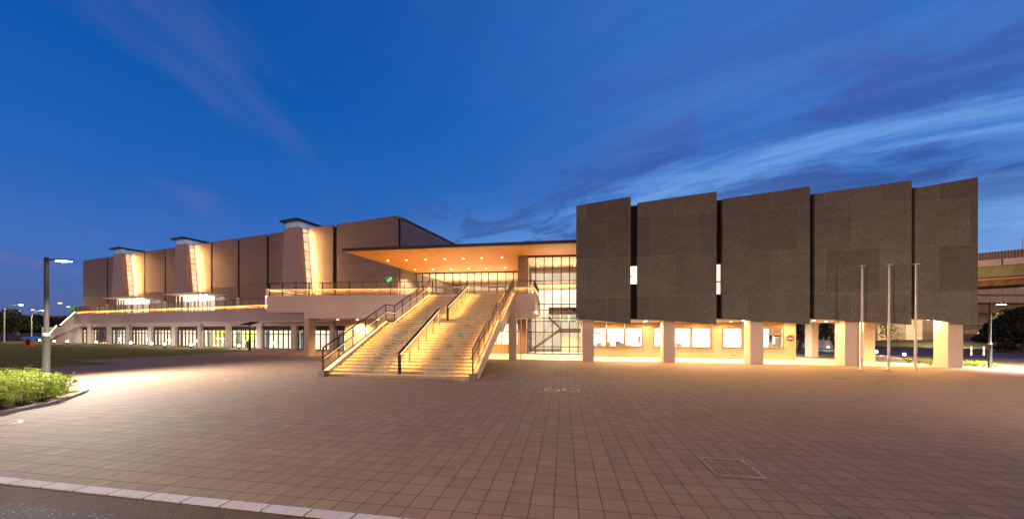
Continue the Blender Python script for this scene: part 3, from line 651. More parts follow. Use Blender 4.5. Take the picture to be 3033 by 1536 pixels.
def centre_rail(t0, t1, s=3.98):
    n = 6; P0 = FS.p(s, t0, slope_z(t0)); P1 = FS.p(s, t1, slope_z(t1)); up = Vector((0, 0, 1))
    for off, h in ((0, .98), (0, .90)):
        pass
    a, b = FS.p(s, t0-.25, slope_z(t0)+.82), FS.p(s, t1+.2, slope_z(t1)+.98)
    hr = MB().bar(P0+up*.95, P1+up*.98, .09, .05).build('centre_handrail', m_dark, st)
    MB().tube([P0+up*1.04-Vector((0, .35, .05)), P0+up*1.05, P1+up*1.08, P1+up*1.08+Vector((0, .3, 0))], .024, 8).build('grip', m_pole, hr)
    for dx in (-.055, .055):
        o = Vector((FS.ex[0], FS.ex[1], 0))*dx
        MB().bar(P0+up*.918+o, P1+up*.948+o, .02, .012).build('light_strip', m_led, hr)
        strip_light(P0+up*.90+o, P1+up*.93+o, Vector((0, 0, -1))+o*5, 24, WARM2, hr, 84)
    for i in range(n):
        t = t0+(t1-t0)*i/(n-1); zf = (math.floor(t/g1_)+1)*r1 if t <= T1_ else (ZL if t < TL else ZL+(math.floor((t-TL)/g2_)+1)*r2)
        zt = (slope_z(t0)+.95)+((slope_z(t1)+.98)-(slope_z(t0)+.95))*i/(n-1)
        w_ = .13 if i == 0 else .06
        MB().box(FS, s-w_/2, s+w_/2, t, t+.1, min(zf, zt-.3)-.02, zt-.02).build('rail_post', m_bal if i else m_pole, st)
centre_rail(.12, T1_-.35); centre_rail(TL+.1, T2_-.45)

# ------------------------------------------------------------------ central entrance block: canopy, glazing, atrium
ent = thing('entrance_hall', (0, 36, 0), 'glass entrance hall under a long orange soffited flat canopy', 'building')
ZC = 9.6
tip = gz(1014, 744, ZC); bk = gz(1228.3, 808, ZC); rt = gz(1705, 719.4, ZC)
rt2 = rt+(rt-tip).normalized()*3.0
cp = [tip, rt2, rt2+Vector((2.5, 16, 0)), bk+Vector((3.0, 14, 0)), bk]
cn = MB().plan(cp, ZC+.03, ZC+.28).build('canopy', m_dark, ent)
MB().plan([tip+Vector((.15, .12, 0)), rt2+Vector((0, .12, 0)), rt2+Vector((2.4, 15.9, 0)), bk+Vector((3.0, 13.8, 0)), bk+Vector((.15, 0, 0))], ZC, ZC+.029).build('canopy_soffit', m_soffit, cn)
dls = [(780+x/2.61, 600+y/2.61) for x, y in ((963, 447), (1106, 443), (1254, 439), (1403, 434), (1545, 431))]+[(1426.4, 763.6), (1486.5, 761.8)]
dls += [(780+x/2.61, 600+y/2.61) for x, y in ((1173, 518), (1312, 516), (1453, 512))]+[(1388.4, 795), (1439.8, 794), (1496.5, 792.4)]
for u, v in dls:
    q = gz(u, v, ZC-.005); MB().lathe(q, [(.10, -.015), (.10, 0)], 12).build('downlight', m_down, cn)
    spot('canopy_light', (q.x, q.y, ZC-.05), 800, (1, .70, .38), (0, 0, -1), 120, cn, .08)
# upper glazing
def U(u, v=830): return FU.S(u, 0, v)
u0, u1 = U(1228), U(1534)
mul = [920+x/3.527 for x in (1105, 1168, 1240, 1308, 1396, 1485, 1560, 1635, 1708, 1783, 1858, 1950, 2040, 2120)]
ZTR = 7.75
mb = MB().box(FU, u0, u1, 0, .12, ZC-.14, ZC-.001).box(FU, u0, u1, .001, .12, ZTR-.05, ZTR+.06)
for x in mul: s = U(x); mb.box(FU, s-.045, s+.045, -.03, .14, ZD, ZC-.01)
ug = mb.build('upper_glazing', m_frame, ent)
MB().box(FU, u0, u1, .05, .06, ZD, ZC-.14).build('pane', m_glass, ug)
for x0, x1 in ((1291, 1341), (1446.8, 1498)):
    a, b = U(x0), U(x1); m_ = (a+b)/2
    for c, d in ((a, m_-.02), (m_+.02, b)):
        mb = MB().box(FU, c, c+.12, -.06, .02, ZD, ZTR-.06).box(FU, d-.12, d, -.06, .02, ZD, ZTR-.06).box(FU, c+.12, d-.12, -.06, .02, ZTR-.2, ZTR-.06).box(FU, c+.12, d-.12, -.06, .02, ZD, ZD+.25).box(FU, c+.12, d-.12, -.06, .02, ZD+.95, ZD+1.05)
        mb.build('door', m_frame, ent)
MB().box(FU, u0-.6, u1+1, .3, 13, ZD-.1, ZD-.0).build('hall_floor', m_floor, ent)
MB().box(FU, u0-.6, u1+1, .2, 12, ZC-.05, ZC-.01).build('inner_ceiling', m_soffw, ent)
MB().box(FU, u0-.6, u1+7, 12, 12.2, ZD, ZC-.06).build('back_wall', EM('warm self glowing back wall', (1, .74, .48), .55, .25), ent)  # wall emits in place of lamps lighting the entrance hall
MB().box(FU, u0+.3, u1, 11.2, 11.9, ZD+1.6, ZD+1.9).build('gallery_rail', m_soffw, ent)
MB().box(FU, u0+.3, u1, 10.8, 11.0, ZD+2.4, ZD+3.1).build('ceiling_drop', m_soffw, ent)
MB().box(FU, u0-.6, u0-.4, .1, 12, ZD, ZC-.02).build('inner_side_wall', m_blade, ent)
for x in (1, 4, 7, 10):
    area('lobby_light', FU.p(u0+x, 4.5, ZD+.9), 1.6, 95, (1, .70, .42), ent, direction=(-.1, -.45, .9), size_y=1.6)
    for y in (3.0, 6.5):
        MB().lathe(FU.p(u0+x+.8, y, ZC-.055), [(.1, -.015), (.1, 0)], 10).build('downlight', m_down, ent)
# dark glazing beside the hall corner, and block wall between lobby and atrium
MB().box(FH, sR-.10, sR-.02, TW+3.42, TW+7.2, ZTER+.4, ZC-.1).build('corner_glazing', m_glassd, ent)
bs0, bs1 = FC.S(1533.7, 0, 800), FC.S(1559.8, 0, 800)
MB().box(FC, bs0, bs1, 0, 9, 0, ZC-.002).build('blade_wall', m_blade, ent)
# atrium curtain wall
cs0, cs1 = FC.S(1561, 0, 850), FC.S(1730, 0, 850)
mv = [1480+x/2.967 for x in (243, 316, 390, 463, 540, 614, 690, 765)]
mb = MB()
for x in mv: s = FC.S(x, 0, 900); mb.box(FC, s-.04, s+.04, -.04, .12, .08, ZC-.002)
mb.box(FC, cs0, cs1+1.6, -.03, .12, .05, .14).box(FC, cs0, cs1+1.6, -.03, .12, ZC-.16, ZC-.002)
for v in (831.4, 900.5, 918, 942, 951, 983, 1026):
    z = FC.hit(1600, v, 0)[1]; mb.box(FC, cs0, cs1+1.6, -.031, .11, z-.035, z+.035)
cg = mb.build('curtain_wall', m_frame, ent)
MB().box(FC, cs0, cs1+1.6, .04, .05, .14, ZC-.16).build('pane', m_glass, cg)
MB().box(FC, cs0-.7, cs1+2, -.35, .35, -.01, .05).build('curtain_sill', m_white, ent)
zf1 = FC.hit(1640, 903, 0)[1]
zb1 = FC.hit(1640, 943, 0)[1]
A0, A1 = cs0+.05, cs1+9
MB().box(FC, A0, A1, 9.6, 9.8, 0, ZC).build('atrium_back_wall', EM('glowing atrium wall', (1, .80, .56), .80, .2), ent)
MB().box(FC, A0, A1, .2, 9.6, ZC-.07, ZC-.03).build('inner_ceiling', m_soffw, ent)
MB().box(FC, A0, A1, .3, 9.6, -.01, .04).build('atrium_floor', m_floor, ent)
MB().box(FC, A0+2.1, A1, 3.0, 9.6, zf1-.45, zf1).build('gallery_floor', M('brown gallery edge', (.16, .10, .07), .6), ent)
MB().box(FC, A0, A1, 8.6, 9.5, zf1, 7.4).build('bright_gallery_wall', m_roomw, ent)
MB().box(FC, A0, A1, 4.5, 9.6, 7.4, 7.6).build('timber_ceiling', M('slatted timber ceiling', (.55, .30, .13), .6), ent)
mb = MB()
for k in range(5): mb.box(FC, A0, A1, 4.6+k*.9, 5.1+k*.9, 7.3, 7.39)
mb.build('ceiling_slats', m_soffw, ent)
for s in (A0+.9, A0+2.9, A0+4.9):
    for t in (2.0, 5.0): MB().lathe(FC.p(s, t, ZC-.075), [(.09, -.015), (.09, 0)], 10).build('downlight', m_down, ent)
area('atrium_light', FC.p(A0+3, 4, 5.6), 3.5, 170, (1, .70, .42), ent, direction=(0, -.15, 1), size_y=2.5)
area('atrium_low_light', FC.p(A0+2.5, 1.2, 3.6), 3.6, 330, (1, .68, .36), ent, size_y=1.2, direction=(0, -.55, -.8))
# stair inside the atrium: two flights zigzagging
a_st = thing  # (kept simple: parts of the entrance hall)
def flight(sa, za, sb, zb, t0, t1, n):
    poly = []
    for i in range(n):
        x0 = sa+(sb-sa)*i/n; x1 = sa+(sb-sa)*(i+1)/n; z = za+(zb-za)*(i+1)/n
        poly += [(x0, z), (x1, z)]
    poly += [(sb, zb-.24), (sa+(sb-sa)*.06, za-.02)]
    o = MB().elev(FC, poly, t0, t1).build('inner_stair', M('dark stair steel', (.10, .075, .06), .5) if 'dark stair steel' not in bpy.data.materials else bpy.data.materials['dark stair steel'], ent)
    mb = MB(); up = Vector((0, 0, 1))
    mb.bar(FC.p(sa, t0, za+1.05), FC.p(sb, t0, zb+1.05), .05)
    for i in range(18): s = sa+(sb-sa)*i/17; z = za+(zb-za)*i/17; mb.bar(FC.p(s, t0, z+.1), FC.p(s, t0, z+1.05), .018)
    mb.build('inner_stair_rail', m_steel, o)
l0 = FC.hit(1566, 1043, 3.0); l1 = FC.hit(1655, 990, 3.0)
flight(FC.S(1566, 3.0), .05, FC.S(1662, 3.0), 2.55, 3.0, 4.4, 14)
MB().box(FC, FC.S(1662, 3.0), FC.S(1730, 3.0), 3.0, 6.2, 2.15, 2.55).build('inner_landing', bpy.data.materials['dark stair steel'], ent)
flight(FC.S(1662, 4.8), 2.55, FC.S(1625, 4.8), zf1*.62+2.55*.38, 4.8, 6.0, 9)
MB().box(FC, FC.S(1662, 3.0), A1, 3.4, 3.6, .05, 1.7).build('under_stair_wall', m_cream, ent)
# ground floor doors behind the stairs
gd0, gd1 = FC.S(1405, .9, 1000), bs0
mb = MB().box(FC, gd0, gd1, .9, 1.02, 2.15, 2.28).box(FC, gd0, gd1, .9, 1.02, 0, .1)
for x in (1410, 1432, 1456, 1470, 1486, 1508, 1528): s = FC.S(x, .9, 1000); mb.box(FC, s-.05, s+.05, .88, 1.02, 0, 3.0)
dd = mb.build('ground_doors', m_bframe, ent)
MB().box(FC, gd0, gd1, .95, .96, .1, 3.0).build('pane', m_glass, dd)
MB().box(FC, gd0, gd1, .86, 1.05, 3.0, 3.4).build('door_head', m_cream, ent)
MB().box(FC, gd0, gd1, 4.0, 4.1, 0, 3.4).build('ground_lobby_wall', m_roomw, ent)
MB().box(FC, gd0, gd1, 3.2, 3.9, .0, .85).build('reception_counter', M('timber counter', (.50, .30, .14), .5), ent)
MB().box(FC, gd0-14, gd0, .9, 1.1, 0, 3.4).build('ground_wall', m_cream, ent)
# entrance ground-floor wall between hall podium and doors stays hidden behind the stairs

# ------------------------------------------------------------------ concrete wing (right)
wing = thing('concrete_wing', FW.p(16, 1, 0), 'dark concrete wing of five tilted panels raised on pale square columns', 'building')
TP = -.5
panels = [(1707, 1868.5, 608.7, 582, 941, 958.4), (1888.6, 2122.8, 600.7, 566.5, 942.3, 959.4), (2140.8, 2399.6, 589.3, 551.3, 941.9, 959.1), (2413.5, 2700.5, 573.9, 533.4, 942.5, 960.4), (2711, 2897, 557.3, 523.9, 941.5, 960.4)]
pe = []
for (ua, ub, ta, tb, ba, bb) in panels:
    sa, za = FW.hit(ua, ta, TP); sb, zb = FW.hit(ub, tb, TP); _, z0 = FW.hit(ua, ba, TP); _, z1 = FW.hit(ub, bb, TP)
    pe.append((sa, sb, za, zb, z0, z1))
    MB().elev(FW, [(sa, z0), (sb, z1), (sb, zb), (sa, za)], TP, TP+.3).build('wall_panel', m_panel, wing)
zroof = 11.65; zsof = 3.18
MB().box(FW, pe[0][0]+.15, pe[-1][1]-.6, .05, 9.5, zsof+.02, zroof).build('recess_wall', m_black, wing)  # blackened so the shallow panel gaps read as deep shade
MB().box(FW, pe[0][0]+.1, pe[-1][1]-.55, TP+.32, 9.6, zsof-.10, zsof).build('soffit', m_soffw, wing)
# slot windows in two of the gaps
for (ua, ub, va, vb, mt) in ((1868, 1886, 789, 840, EM('glowing slot window', (1, .78, .45), 3.5)), (2122.5, 2133.5, 783, 871, EM('pale slot window', (1, .85, .72), 1.1))):
    a, za = FW.hit(ua, va, .0); b, zb = FW.hit(ub, vb, .0)
    o = MB().box(FW, a-.3, b, .0, .045, zb, za).build('slot_window', mt, wing)
    mb = MB().box(FW, a-.35, b+.05, -.04, .045, zb-.06, zb).box(FW, a-.35, b+.05, -.04, .045, za, za+.06).box(FW, b, b+.05, -.04, .045, zb, za).box(FW, a-.3, b, -.03, -.001, (za*.42+zb*.58)-.04, (za*.42+zb*.58)+.04)
    mb.build('frame', m_frame, o)
cols = [(1726, 1759.5), (1964.6, 2000), (2222.6, 2261.5), (2502.8, 2544.6), (2808, 2852.6)]
for ua, ub in cols:
    a, b = FW.S(ua, 0, 1000), FW.S(ub, 0, 1000)
    MB().box(FW, a, b, 0, .86, 0, zsof-.10).build('column', m_col, wing)
for ua, ub, vb in ((2404, 2424, 1057.5), (2558, 2592, 1070.4)):
    q = gz(ub, vb); t = FW.loc(q.x, q.y)[1]; a, b = FW.S(ua, t, 1050), FW.S(ub, t, 1050)
    MB().box(FW, a, b, t, t+.86, 0, zsof-.10).build('column', m_cream, wing)
q = gz(2402, 1056); MB().tube([(q.x, q.y-.2, 0), (q.x, q.y-.2, 3.0)], .06, 8).build('downpipe', m_white, wing)
q = gz(1722, 1062); MB().tube([(q.x, q.y, 0), (q.x, q.y, 3.05)], .05, 8).build('downpipe', m_white, wing)
# office wall below the wing
TO = FW.loc(*gz(2000, 1058.5)[:2])[1]
oL, oR = FW.S(1740, TO, 1020), FW.S(2357.8, TO, 1020)
zs, zh = .92, zsof-.12
wins = [(1741, 1797, 1), (1797, 1851, 1), (1851, 1903.5, 1), (1936, 1990, 1), (1996, 2047, 1), (2048, 2106.5, 1), (2140, 2199, 1), (2200, 2222, 1), (2256, 2321, 1)]
runs = [(1741, 1903.5, [1796.5, 1850]), (1936, 2106.5, [1990, 2047]), (2140, 2321, [2199.5, 2258])]
mb = MB(); xs = [oL]
for a, b, _ in runs: xs += [FW.S(a, TO, 1000), FW.S(b, TO, 1000)]
xs.append(oR)
for i in range(0, len(xs), 2): mb.box(FW, xs[i], xs[i+1], TO, TO+.25, 0, zsof-.10)
for i in range(1, len(xs)-1, 2): mb.box(FW, xs[i], xs[i+1], TO, TO+.25, 0, zs)
mb.build('office_wall', m_cream, wing)
m_shut = tiled('warm shutter box', (.45, .30, .15), (.48, .32, .16), (.25, .15, .07), 60, .09, .012, .6, frame=FW)
for a, b, ms in runs:
    cuts = [a]+ms+[b]
    for c, d in zip(cuts[:-1], cuts[1:]):
        s0_, s1_ = FW.S(c, TO, 1000), FW.S(d, TO, 1000)
        zt = zsof-.62; ztr = 2.02
        mb = MB().box(FW, s0_, s0_+.09, TO-.05, TO+.15, zs, zt).box(FW, s1_-.09, s1_, TO-.05, TO+.15, zs, zt).box(FW, s0_+.09, s1_-.09, TO-.05, TO+.15, ztr, ztr+.11).box(FW, s0_+.09, s1_-.09, TO-.05, TO+.15, zt-.05, zt).box(FW, s0_+.09, s1_-.09, TO-.05, TO+.15, zs, zs+.06).box(FW, (s0_+s1_)/2-.02, (s0_+s1_)/2+.02, TO, TO+.08, zs+.06, zt-.05)
        wn = mb.build('window', m_bframe, wing)
        MB().box(FW, s0_+.09, s1_-.09, TO+.05, TO+.06, zs+.06, zt-.05).build('pane', m_glass, wn)
        MB().box(FW, s0_+.02, s1_-.02, TO-.02, TO+.12, zt+.001, zsof-.12).build('shutter_box', m_shut, wn)
        MB().box(FW, s0_-.03, s1_+.03, TO-.14, TO-.051, zs-.05, zs+.03).build('sill', m_bframe, wn)
MB().box(FW, oL, oR-.1, TO+3.6, TO+3.7, 0, zsof-.1).build('office_back_wall', EM('white office glow', (1, .93, .80), 1.6, .12), wing)
MB().box(FW, oL, oR-.1, TO+.26, TO+3.6, zsof-.16, zsof-.11).build('office_ceiling', M('office ceiling', (.8, .78, .72), .8), wing)
mb = MB(); rr = random.Random(5)
for u, h in ((1775, .25), (1800, .4), (1830, .45), (1838, .3), (1862, .15), (1960, .2), (2008, .3), (2280, .35), (2300, .9)):
    s = FW.S(u, TO+1.2, 1010); mb.box(FW, s-.22, s+.22, TO+1.0, TO+1.4, zs-.1, zs+h)
mb.build('office_desks', M('grey office things', (.28, .25, .23), .6), wing)
MB().box(FW, FW.S(1893, TO+.6, 1010)-.12, FW.S(1893, TO+.6, 1010)+.12, TO+.5, TO+.55, 1.2, 1.9).build('notice_board', m_podium, wing)
MB().box(FW, FW.S(2163, TO, 1040), FW.S(2178, TO, 1040), TO-.08, TO-.002, .28, .34).build('wall_ledge', m_bframe, wing)
for s in (xs[1]+1.5, xs[1]+4.5, xs[3]+1.5, xs[3]+4, xs[5]+1.5, xs[5]+4):
    area('office_light', FW.p(s, TO+1.8, zsof-.2), 1.4, 150, (1, .92, .78), wing, size_y=1.0)
# downlights along the arcade
q0, q1 = pe[0][0]+.8, pe[-1][1]-1.2
n = 11
for i in range(n):
    s = q0+(q1-q0)*i/(n-1)
    for t in (.95, 4.0):
        s_ = s+(.0 if t < 2 else .5)
        if t > 3 and i == n-1: continue
        MB().lathe(FW.p(s_, t, zsof-.102), [(.10, -.02), (.10, 0)], 12).build('downlight', m_down, wing)
        spot('arcade_light', FW.p(s_, t, zsof-.14), 290 if t < 2 else 85, (1, .52, .16), (0, -.25 if t < 2 else 0, -1), 168, wing, .09, .5)
ns = thing('no_parking_sign', FW.p(FW.S(2341.6, TO), TO-.03, FW.hit(2341.6, 1001, TO)[1]), 'round red and blue no parking sign on the cream wall', 'sign')
def disc(fr, s, t, z, r, th, n=28):
    vs = [fr.p(s+r*math.cos(2*math.pi*k/n), t, z+r*math.sin(2*math.pi*k/n)) for k in range(n)]+[fr.p(s+r*math.cos(2*math.pi*k/n), t+th, z+r*math.sin(2*math.pi*k/n)) for k in range(n)]
    return MB().add(vs, [tuple(range(n)), tuple(range(2*n-1, n-1, -1))]+[(i, i+n, (i+1) % n+n, (i+1) % n) for i in range(n)])
ss, sz = FW.hit(2341.6, 1001, TO-.03)
disc(FW, ss, TO-.04, sz, .27, .03).build('rim', M('red sign enamel', (.65, .06, .03), .4), ns)
disc(FW, ss, TO-.046, sz, .19, .005).build('face', M('blue sign enamel', (.04, .07, .40), .4), ns)
m_wp = M('white sign paint', (.8, .8, .78), .4)
mb = MB()
for k in range(4): mb.box(FW, ss-.155+k*.08, ss-.155+k*.08+.06, TO-.050, TO-.047, sz-.05, sz+.05)
mb.build('lettering', m_wp, ns)
# evacuation sign on the hall wall
e0 = FH.hit(1146, 837, TW); e1 = FH.hit(1161.5, 819, TW)
ev = thing('evacuation_sign', FH.p(e0[0], TW-.06, e0[1]), 'square green evacuation sign with white pictogram on the brown hall wall', 'sign')
MB().box(FH, e0[0], e1[0], TW-.06, TW-.002, e0[1], e1[1]).build('board', m_evac, ev)
mw = EM('white green pictogram', (.55, .9, .55), .9); mb = MB(); ws, hs_ = e1[0]-e0[0], e1[1]-e0[1]
def es_(x): return e0[0]+ws*x
def ez_(y): return e0[1]+hs_*y
mb.box(FH, es_(.62), es_(.9), TW-.066, TW-.061, ez_(.55), ez_(.88)); 
mb.add([FH.p(es_(x), TW-.064, ez_(y)) for x, y in ((.12, .2), (.45, .32), (.45, .2), (.66, .42), (.45, .6), (.45, .47), (.12, .38))], [tuple(range(7))])
mb.build('pictogram', mw, ev)

# ------------------------------------------------------------------ street lamps
def street_lamp(loc, arm_dir):
    r = thing('street_lamp', (0, 0, 0), '', 'street lamp', 'matching slim street lamps')
    MB().lathe((0, 0, 0), [(.15, 0), (.15, .02), (.108, .03), (.108, 1.98), (.09, 2.06), (.074, 2.08), (.072, 5.42), (.068, 5.45)], 20).build('pole', m_pole, r)
    MB().lathe((0, 0, 0), [(.111, 1.94), (.111, 2.0), (.09, 2.075), (.075, 2.085)], 20).build('collar', m_poles, r)
    MB().bar((0.05, 0, 5.36), (.62, 0, 5.32), .05, .06).build('arm', m_pole, r)
    hd = MB().bar((.55, 0, 5.31), (1.15, 0, 5.30), .26, .07).build('lamp_head', m_pole, r)
    MB().bar((.60, 0, 5.266), (1.12, 0, 5.262), .2, .012).build('lens', EM('white led lens', (1, .95, .86), 60), hd)
    return r
L0 = gz(137, 1124); lamp = street_lamp(None, None)
sc = (1124-762)/975*L0.y/5.45
lamp['label'] = 'nearest tall street lamp with lit head standing in the azalea bed'
lamp.location = L0; lamp.rotation_euler = (0, 0, R(-4)); lamp.scale = (sc, sc, sc)
L1 = gz(2932, 1089); lamp2 = copy_tree(lamp); sc1 = (1089-895)/975*L1.y/5.45
lamp2.location = L1; lamp2.scale = (sc1, sc1, sc1); lamp2['label'] = 'street lamp standing right of the concrete wing beside small plants'
h0 = L0+Vector((.9*sc, 0, 5.2*sc)); h1 = L1+Vector((.9*sc1, 0, 5.2*sc1))
LC = (1, .90, .76)
def headlight(h, p, par, tilt=(.55, 0, -1)):
    l = bpy.data.lights.new('lamp_light', 'SPOT'); l.energy = p; l.color = LC; l.spot_size = R(150); l.spot_blend = 1.0; l.shadow_soft_size = .12
    o = bpy.data.objects.new('lamp_light', l); C.objects.link(o); o.parent = par; o.location = (.95, 0, 5.22); o.rotation_euler = Vector(tilt).to_track_quat('-Z', 'Y').to_euler()
headlight(h0, 17500, lamp, (.95, .05, -1)); headlight(h1, 13000, lamp2, (.3, 0, -1))
# unseen lamps: right one inferred from flagpole shadows, rear one added as plaza fill
for x, y, s_, p_, lb in ((19.5, 1.5, 1.25, 12000, 'street lamp on the plaza to the right of the photographer'), (-5.0, -5.0, 1.2, 5000, 'added unseen fill street lamp behind the photographer')):
    o = copy_tree(lamp); o.location = (x, y, 0); o.scale = (s_, s_, s_); o['label'] = lb
    for c in o.children:
        if c.type == 'LIGHT': c.rotation_euler = (R(42), 0, 0); c.data = c.data.copy(); c.data.energy = p_; c.data.color = (1, .80, .56)

# flagpoles
fp = thing('flagpole', (0, 0, 0), '', 'flagpole', 'bare flagpoles in front of the concrete wing')
MB().lathe((0, 0, 0), [(.15, 0), (.15, .04), (.075, .06), (.070, .30), (.062, .6), (.030, 6.42)], 16).build('shaft', m_poles, fp)
mb = MB().lathe((0, 0, .62), [(.063, 0), (.10, .03), (.10, .06), (.063, .1)], 14); mb.build('base_collar', m_poles, fp)
MB().lathe((0, 0, 6.42), [(.04, 0), (.17, .02), (.17, .05), (.03, .08)], 14).build('truck', m_poles, fp)
MB().tube([(.09, -.06, .95), (.12, -.06, 1.0), (.09, -.06, 1.12)], .012, 6).build('cleat', m_dark, fp)
MB().tube([(.085, -.03, 1.0), (.05, -.03, 6.3)], .006, 5).build('halyard', m_white, fp)
for i, (u, v, top, lb) in enumerate(((2552, 1092.5, 785, 'leftmost of the three bare silver flagpoles before the concrete wing'), (2631.8, 1093.4, 782, 'middle of the three bare silver flagpoles before the concrete wing'), (2711, 1094.6, 780, 'rightmost of the three bare flagpoles, in front of the last panel gap'))):
    q = gz(u, v); place(fp, i == 0, q, lb, sc=((v-top)/975*q.y)/6.5)


bl = thing('bollard_light', (0, 0, 0), '', 'bollard light', 'low glowing bollard lights around the lawn')
MB().lathe((0, 0, 0), [(.11, 0), (.11, .30), (.10, .32)], 12).build('body', m_pole, bl)
MB().lathe((0, 0, .32), [(.10, 0), (.11, .02), (.11, .17), (.06, .22)], 12).build('lamp_head', EM('cold white bollard lamp', (1, .93, .9), 24), bl)
point('bollard_glow', (0, 0, .75), 32, (1, .92, .85), bl, .12)
bdat = [(117, 1013.5, 'glowing bollard light left of the foot of the lit outer stair'), (160.4, 1017, 'glowing bollard light in front of the white outer stair wall'), (199, 1018, 'glowing bollard light left of the first podium window'),
 (284.5, 1020.7, 'glowing bollard light in front of the dim second podium bay'), (387.5, 1022.8, 'glowing bollard light before the pier between third and fourth podium bays'), (449.6, 1025.5, 'glowing bollard light before the pier between fourth and fifth podium bays'),
 (488.3, 1028.3, 'glowing bollard light in the middle of the fifth podium bay'), (566.2, 1030.3, 'glowing bollard light in front of the bay with the orange wall inside'), (707.8, 1032.8, 'glowing bollard light nearest the solar lamp post'),
 (2596, 1052, 'glowing bollard light beside the rear column between the flagpoles'), (2678, 1061, 'glowing bollard light on the road side left of the last wing column'), (2453, 1036, 'glowing bollard light beside the pale ramp seen under the wing')]
for i, (u, v, lb) in enumerate(bdat): place(bl, i == 0, gz(u, v), lb, sc=1.0 if u < 2400 else .85)

# ------------------------------------------------------------------ solar lamp post
q = gz(739.3, 1036); sp_ = thing('solar_lamp_post', q, 'dark lamp post with a tilted solar panel on top by the lawn corner', 'lamp post')
mb = MB().lathe(q, [(.22, 0), (.16, .1), (.13, .2), (.12, 1.2), (.07, 1.3), (.06, 3.0)], 12); mb.build('pole', m_dark, sp_)
a_, b_ = Vector((q.x, q.y, 3.05)), .75
MB().add([a_+Vector(x) for x in ((-.80, -.5, -.16), (.55, -.5, -.16), (.80, .55, .22), (-.45, .55, .22), (-.80, -.5, -.11), (.55, -.5, -.11), (.80, .55, .27), (-.45, .55, .27))], BOXF).build('solar_panel', m_black, sp_)
MB().tube([a_+Vector((.05, 0, -.45)), a_+Vector((.45, 0, -.42)), a_+Vector((.68, 0, -.3))], [.05, .07, .03], 8).build('lamp_head', m_poles, sp_)
q = gz(733, 1029); MB().box(WORLD, q.x-.14, q.x+.14, q.y, q.y+.2, 0, .85).build('signal_box', m_black, label='small black box standing left of the solar lamp post', cat='box')

# ------------------------------------------------------------------ left background
ph = gz(81, 1024)
pl = thing('playhouse', ph, 'small red playhouse with a blue roof at the far lawn edge', 'playhouse')
for dx in (-.45, .45):
    MB().box(WORLD, ph.x+dx-.13, ph.x+dx+.13, ph.y, ph.y+.25, 0, .95).build('wall', M('red plastic', (.65, .10, .07), .5) if dx < 0 else bpy.data.materials['red plastic'], pl)
MB().box(WORLD, ph.x-.315, ph.x+.315, ph.y+.2, ph.y+.24, .1, .9).build('dark_gap_sheet', m_black, pl)  # black sheet painted in for the dark gap between the legs
MB().elev(WORLD, [(ph.x-.8, .93), (ph.x+.85, .93), (ph.x+.45, 1.33), (ph.x-.45, 1.38)], ph.y-.1, ph.y+1.0).build('roof', M('blue plastic', (.04, .25, .75), .5), pl)

def crown(mb, c, rad, n, leaf, rnd, zmin=None):
    for _ in range(n):
        while True:
            d = Vector((rnd.uniform(-1, 1), rnd.uniform(-1, 1), rnd.uniform(-1, 1)))
            if .35 < d.length < 1: break
        p = Vector((c[0]+d.x*rad[0], c[1]+d.y*rad[1], c[2]+d.z*rad[2]))
        if zmin is not None and p.z < zmin: continue
        a = Vector((rnd.gauss(0, 1), rnd.gauss(0, 1), rnd.gauss(0, 1))).normalized(); b = a.cross(Vector((rnd.gauss(0, 1), rnd.gauss(0, 1), rnd.gauss(0, 1)))).normalized()
        s = leaf*rnd.uniform(.6, 1.3)
        mb.add([p-a*s, p-b*s*.5, p+a*s, p+b*s*.5], [(0, 1, 2, 3)])
def tree(name, loc, h, r, mat, label, blobs, leaf, seed, cat='tree', group=None, trunk=.18, n=500, flat=.75):
    rnd = random.Random(seed); t = thing(name, loc, label, cat, group); L = Vector(loc)
    top = L+Vector((rnd.uniform(-.3, .3), 0, h*.7))
    mb = MB().tube([L, L+Vector((rnd.uniform(-.2, .2), 0, h*.35)), top], [trunk, trunk*.7, trunk*.25], 8)
    cr = MB()
    for k in range(blobs):
        a = rnd.uniform(0, 6.28); rr_ = r*rnd.uniform(.1, .75); zc = h*rnd.uniform(.42, .88); br = r*rnd.uniform(.3, .55)*(1.15-zc/h*.4)
        c = L+Vector((math.cos(a)*rr_, math.sin(a)*rr_*.8, zc))
        mb.tube([L+Vector((0, 0, h*.3)), (L+Vector((0, 0, h*.45))+c)/2, c], [trunk*.4, trunk*.25, trunk*.1], 5)
        crown(cr, c, (br, br, br*flat), n, leaf, rnd)
    mb.build('trunk', m_bark, t); cr.build('crown', mat, t); return t
m_leaf2 = leafmat('tree leaf painted lamp lit', (.10, .14, .02), (.19, .24, .035), .2)  # lamplight put into a brighter copy of the tree leaf colour
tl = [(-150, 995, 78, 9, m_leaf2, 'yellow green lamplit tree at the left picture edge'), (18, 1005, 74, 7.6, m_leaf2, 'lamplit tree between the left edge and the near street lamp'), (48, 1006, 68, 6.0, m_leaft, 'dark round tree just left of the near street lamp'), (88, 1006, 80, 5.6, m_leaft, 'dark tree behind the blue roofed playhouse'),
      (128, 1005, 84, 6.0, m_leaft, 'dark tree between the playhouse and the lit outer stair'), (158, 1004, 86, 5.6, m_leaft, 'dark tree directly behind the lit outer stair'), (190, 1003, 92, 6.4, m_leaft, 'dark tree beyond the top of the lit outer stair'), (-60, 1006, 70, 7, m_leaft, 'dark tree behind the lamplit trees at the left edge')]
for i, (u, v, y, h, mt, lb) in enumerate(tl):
    x = (u-CX)/F*y; tree('broadleaf_tree', (x, y, 0), h, h*.62, mt, lb, 8, .26, 20+i, group='trees beyond the lawn', n=330)
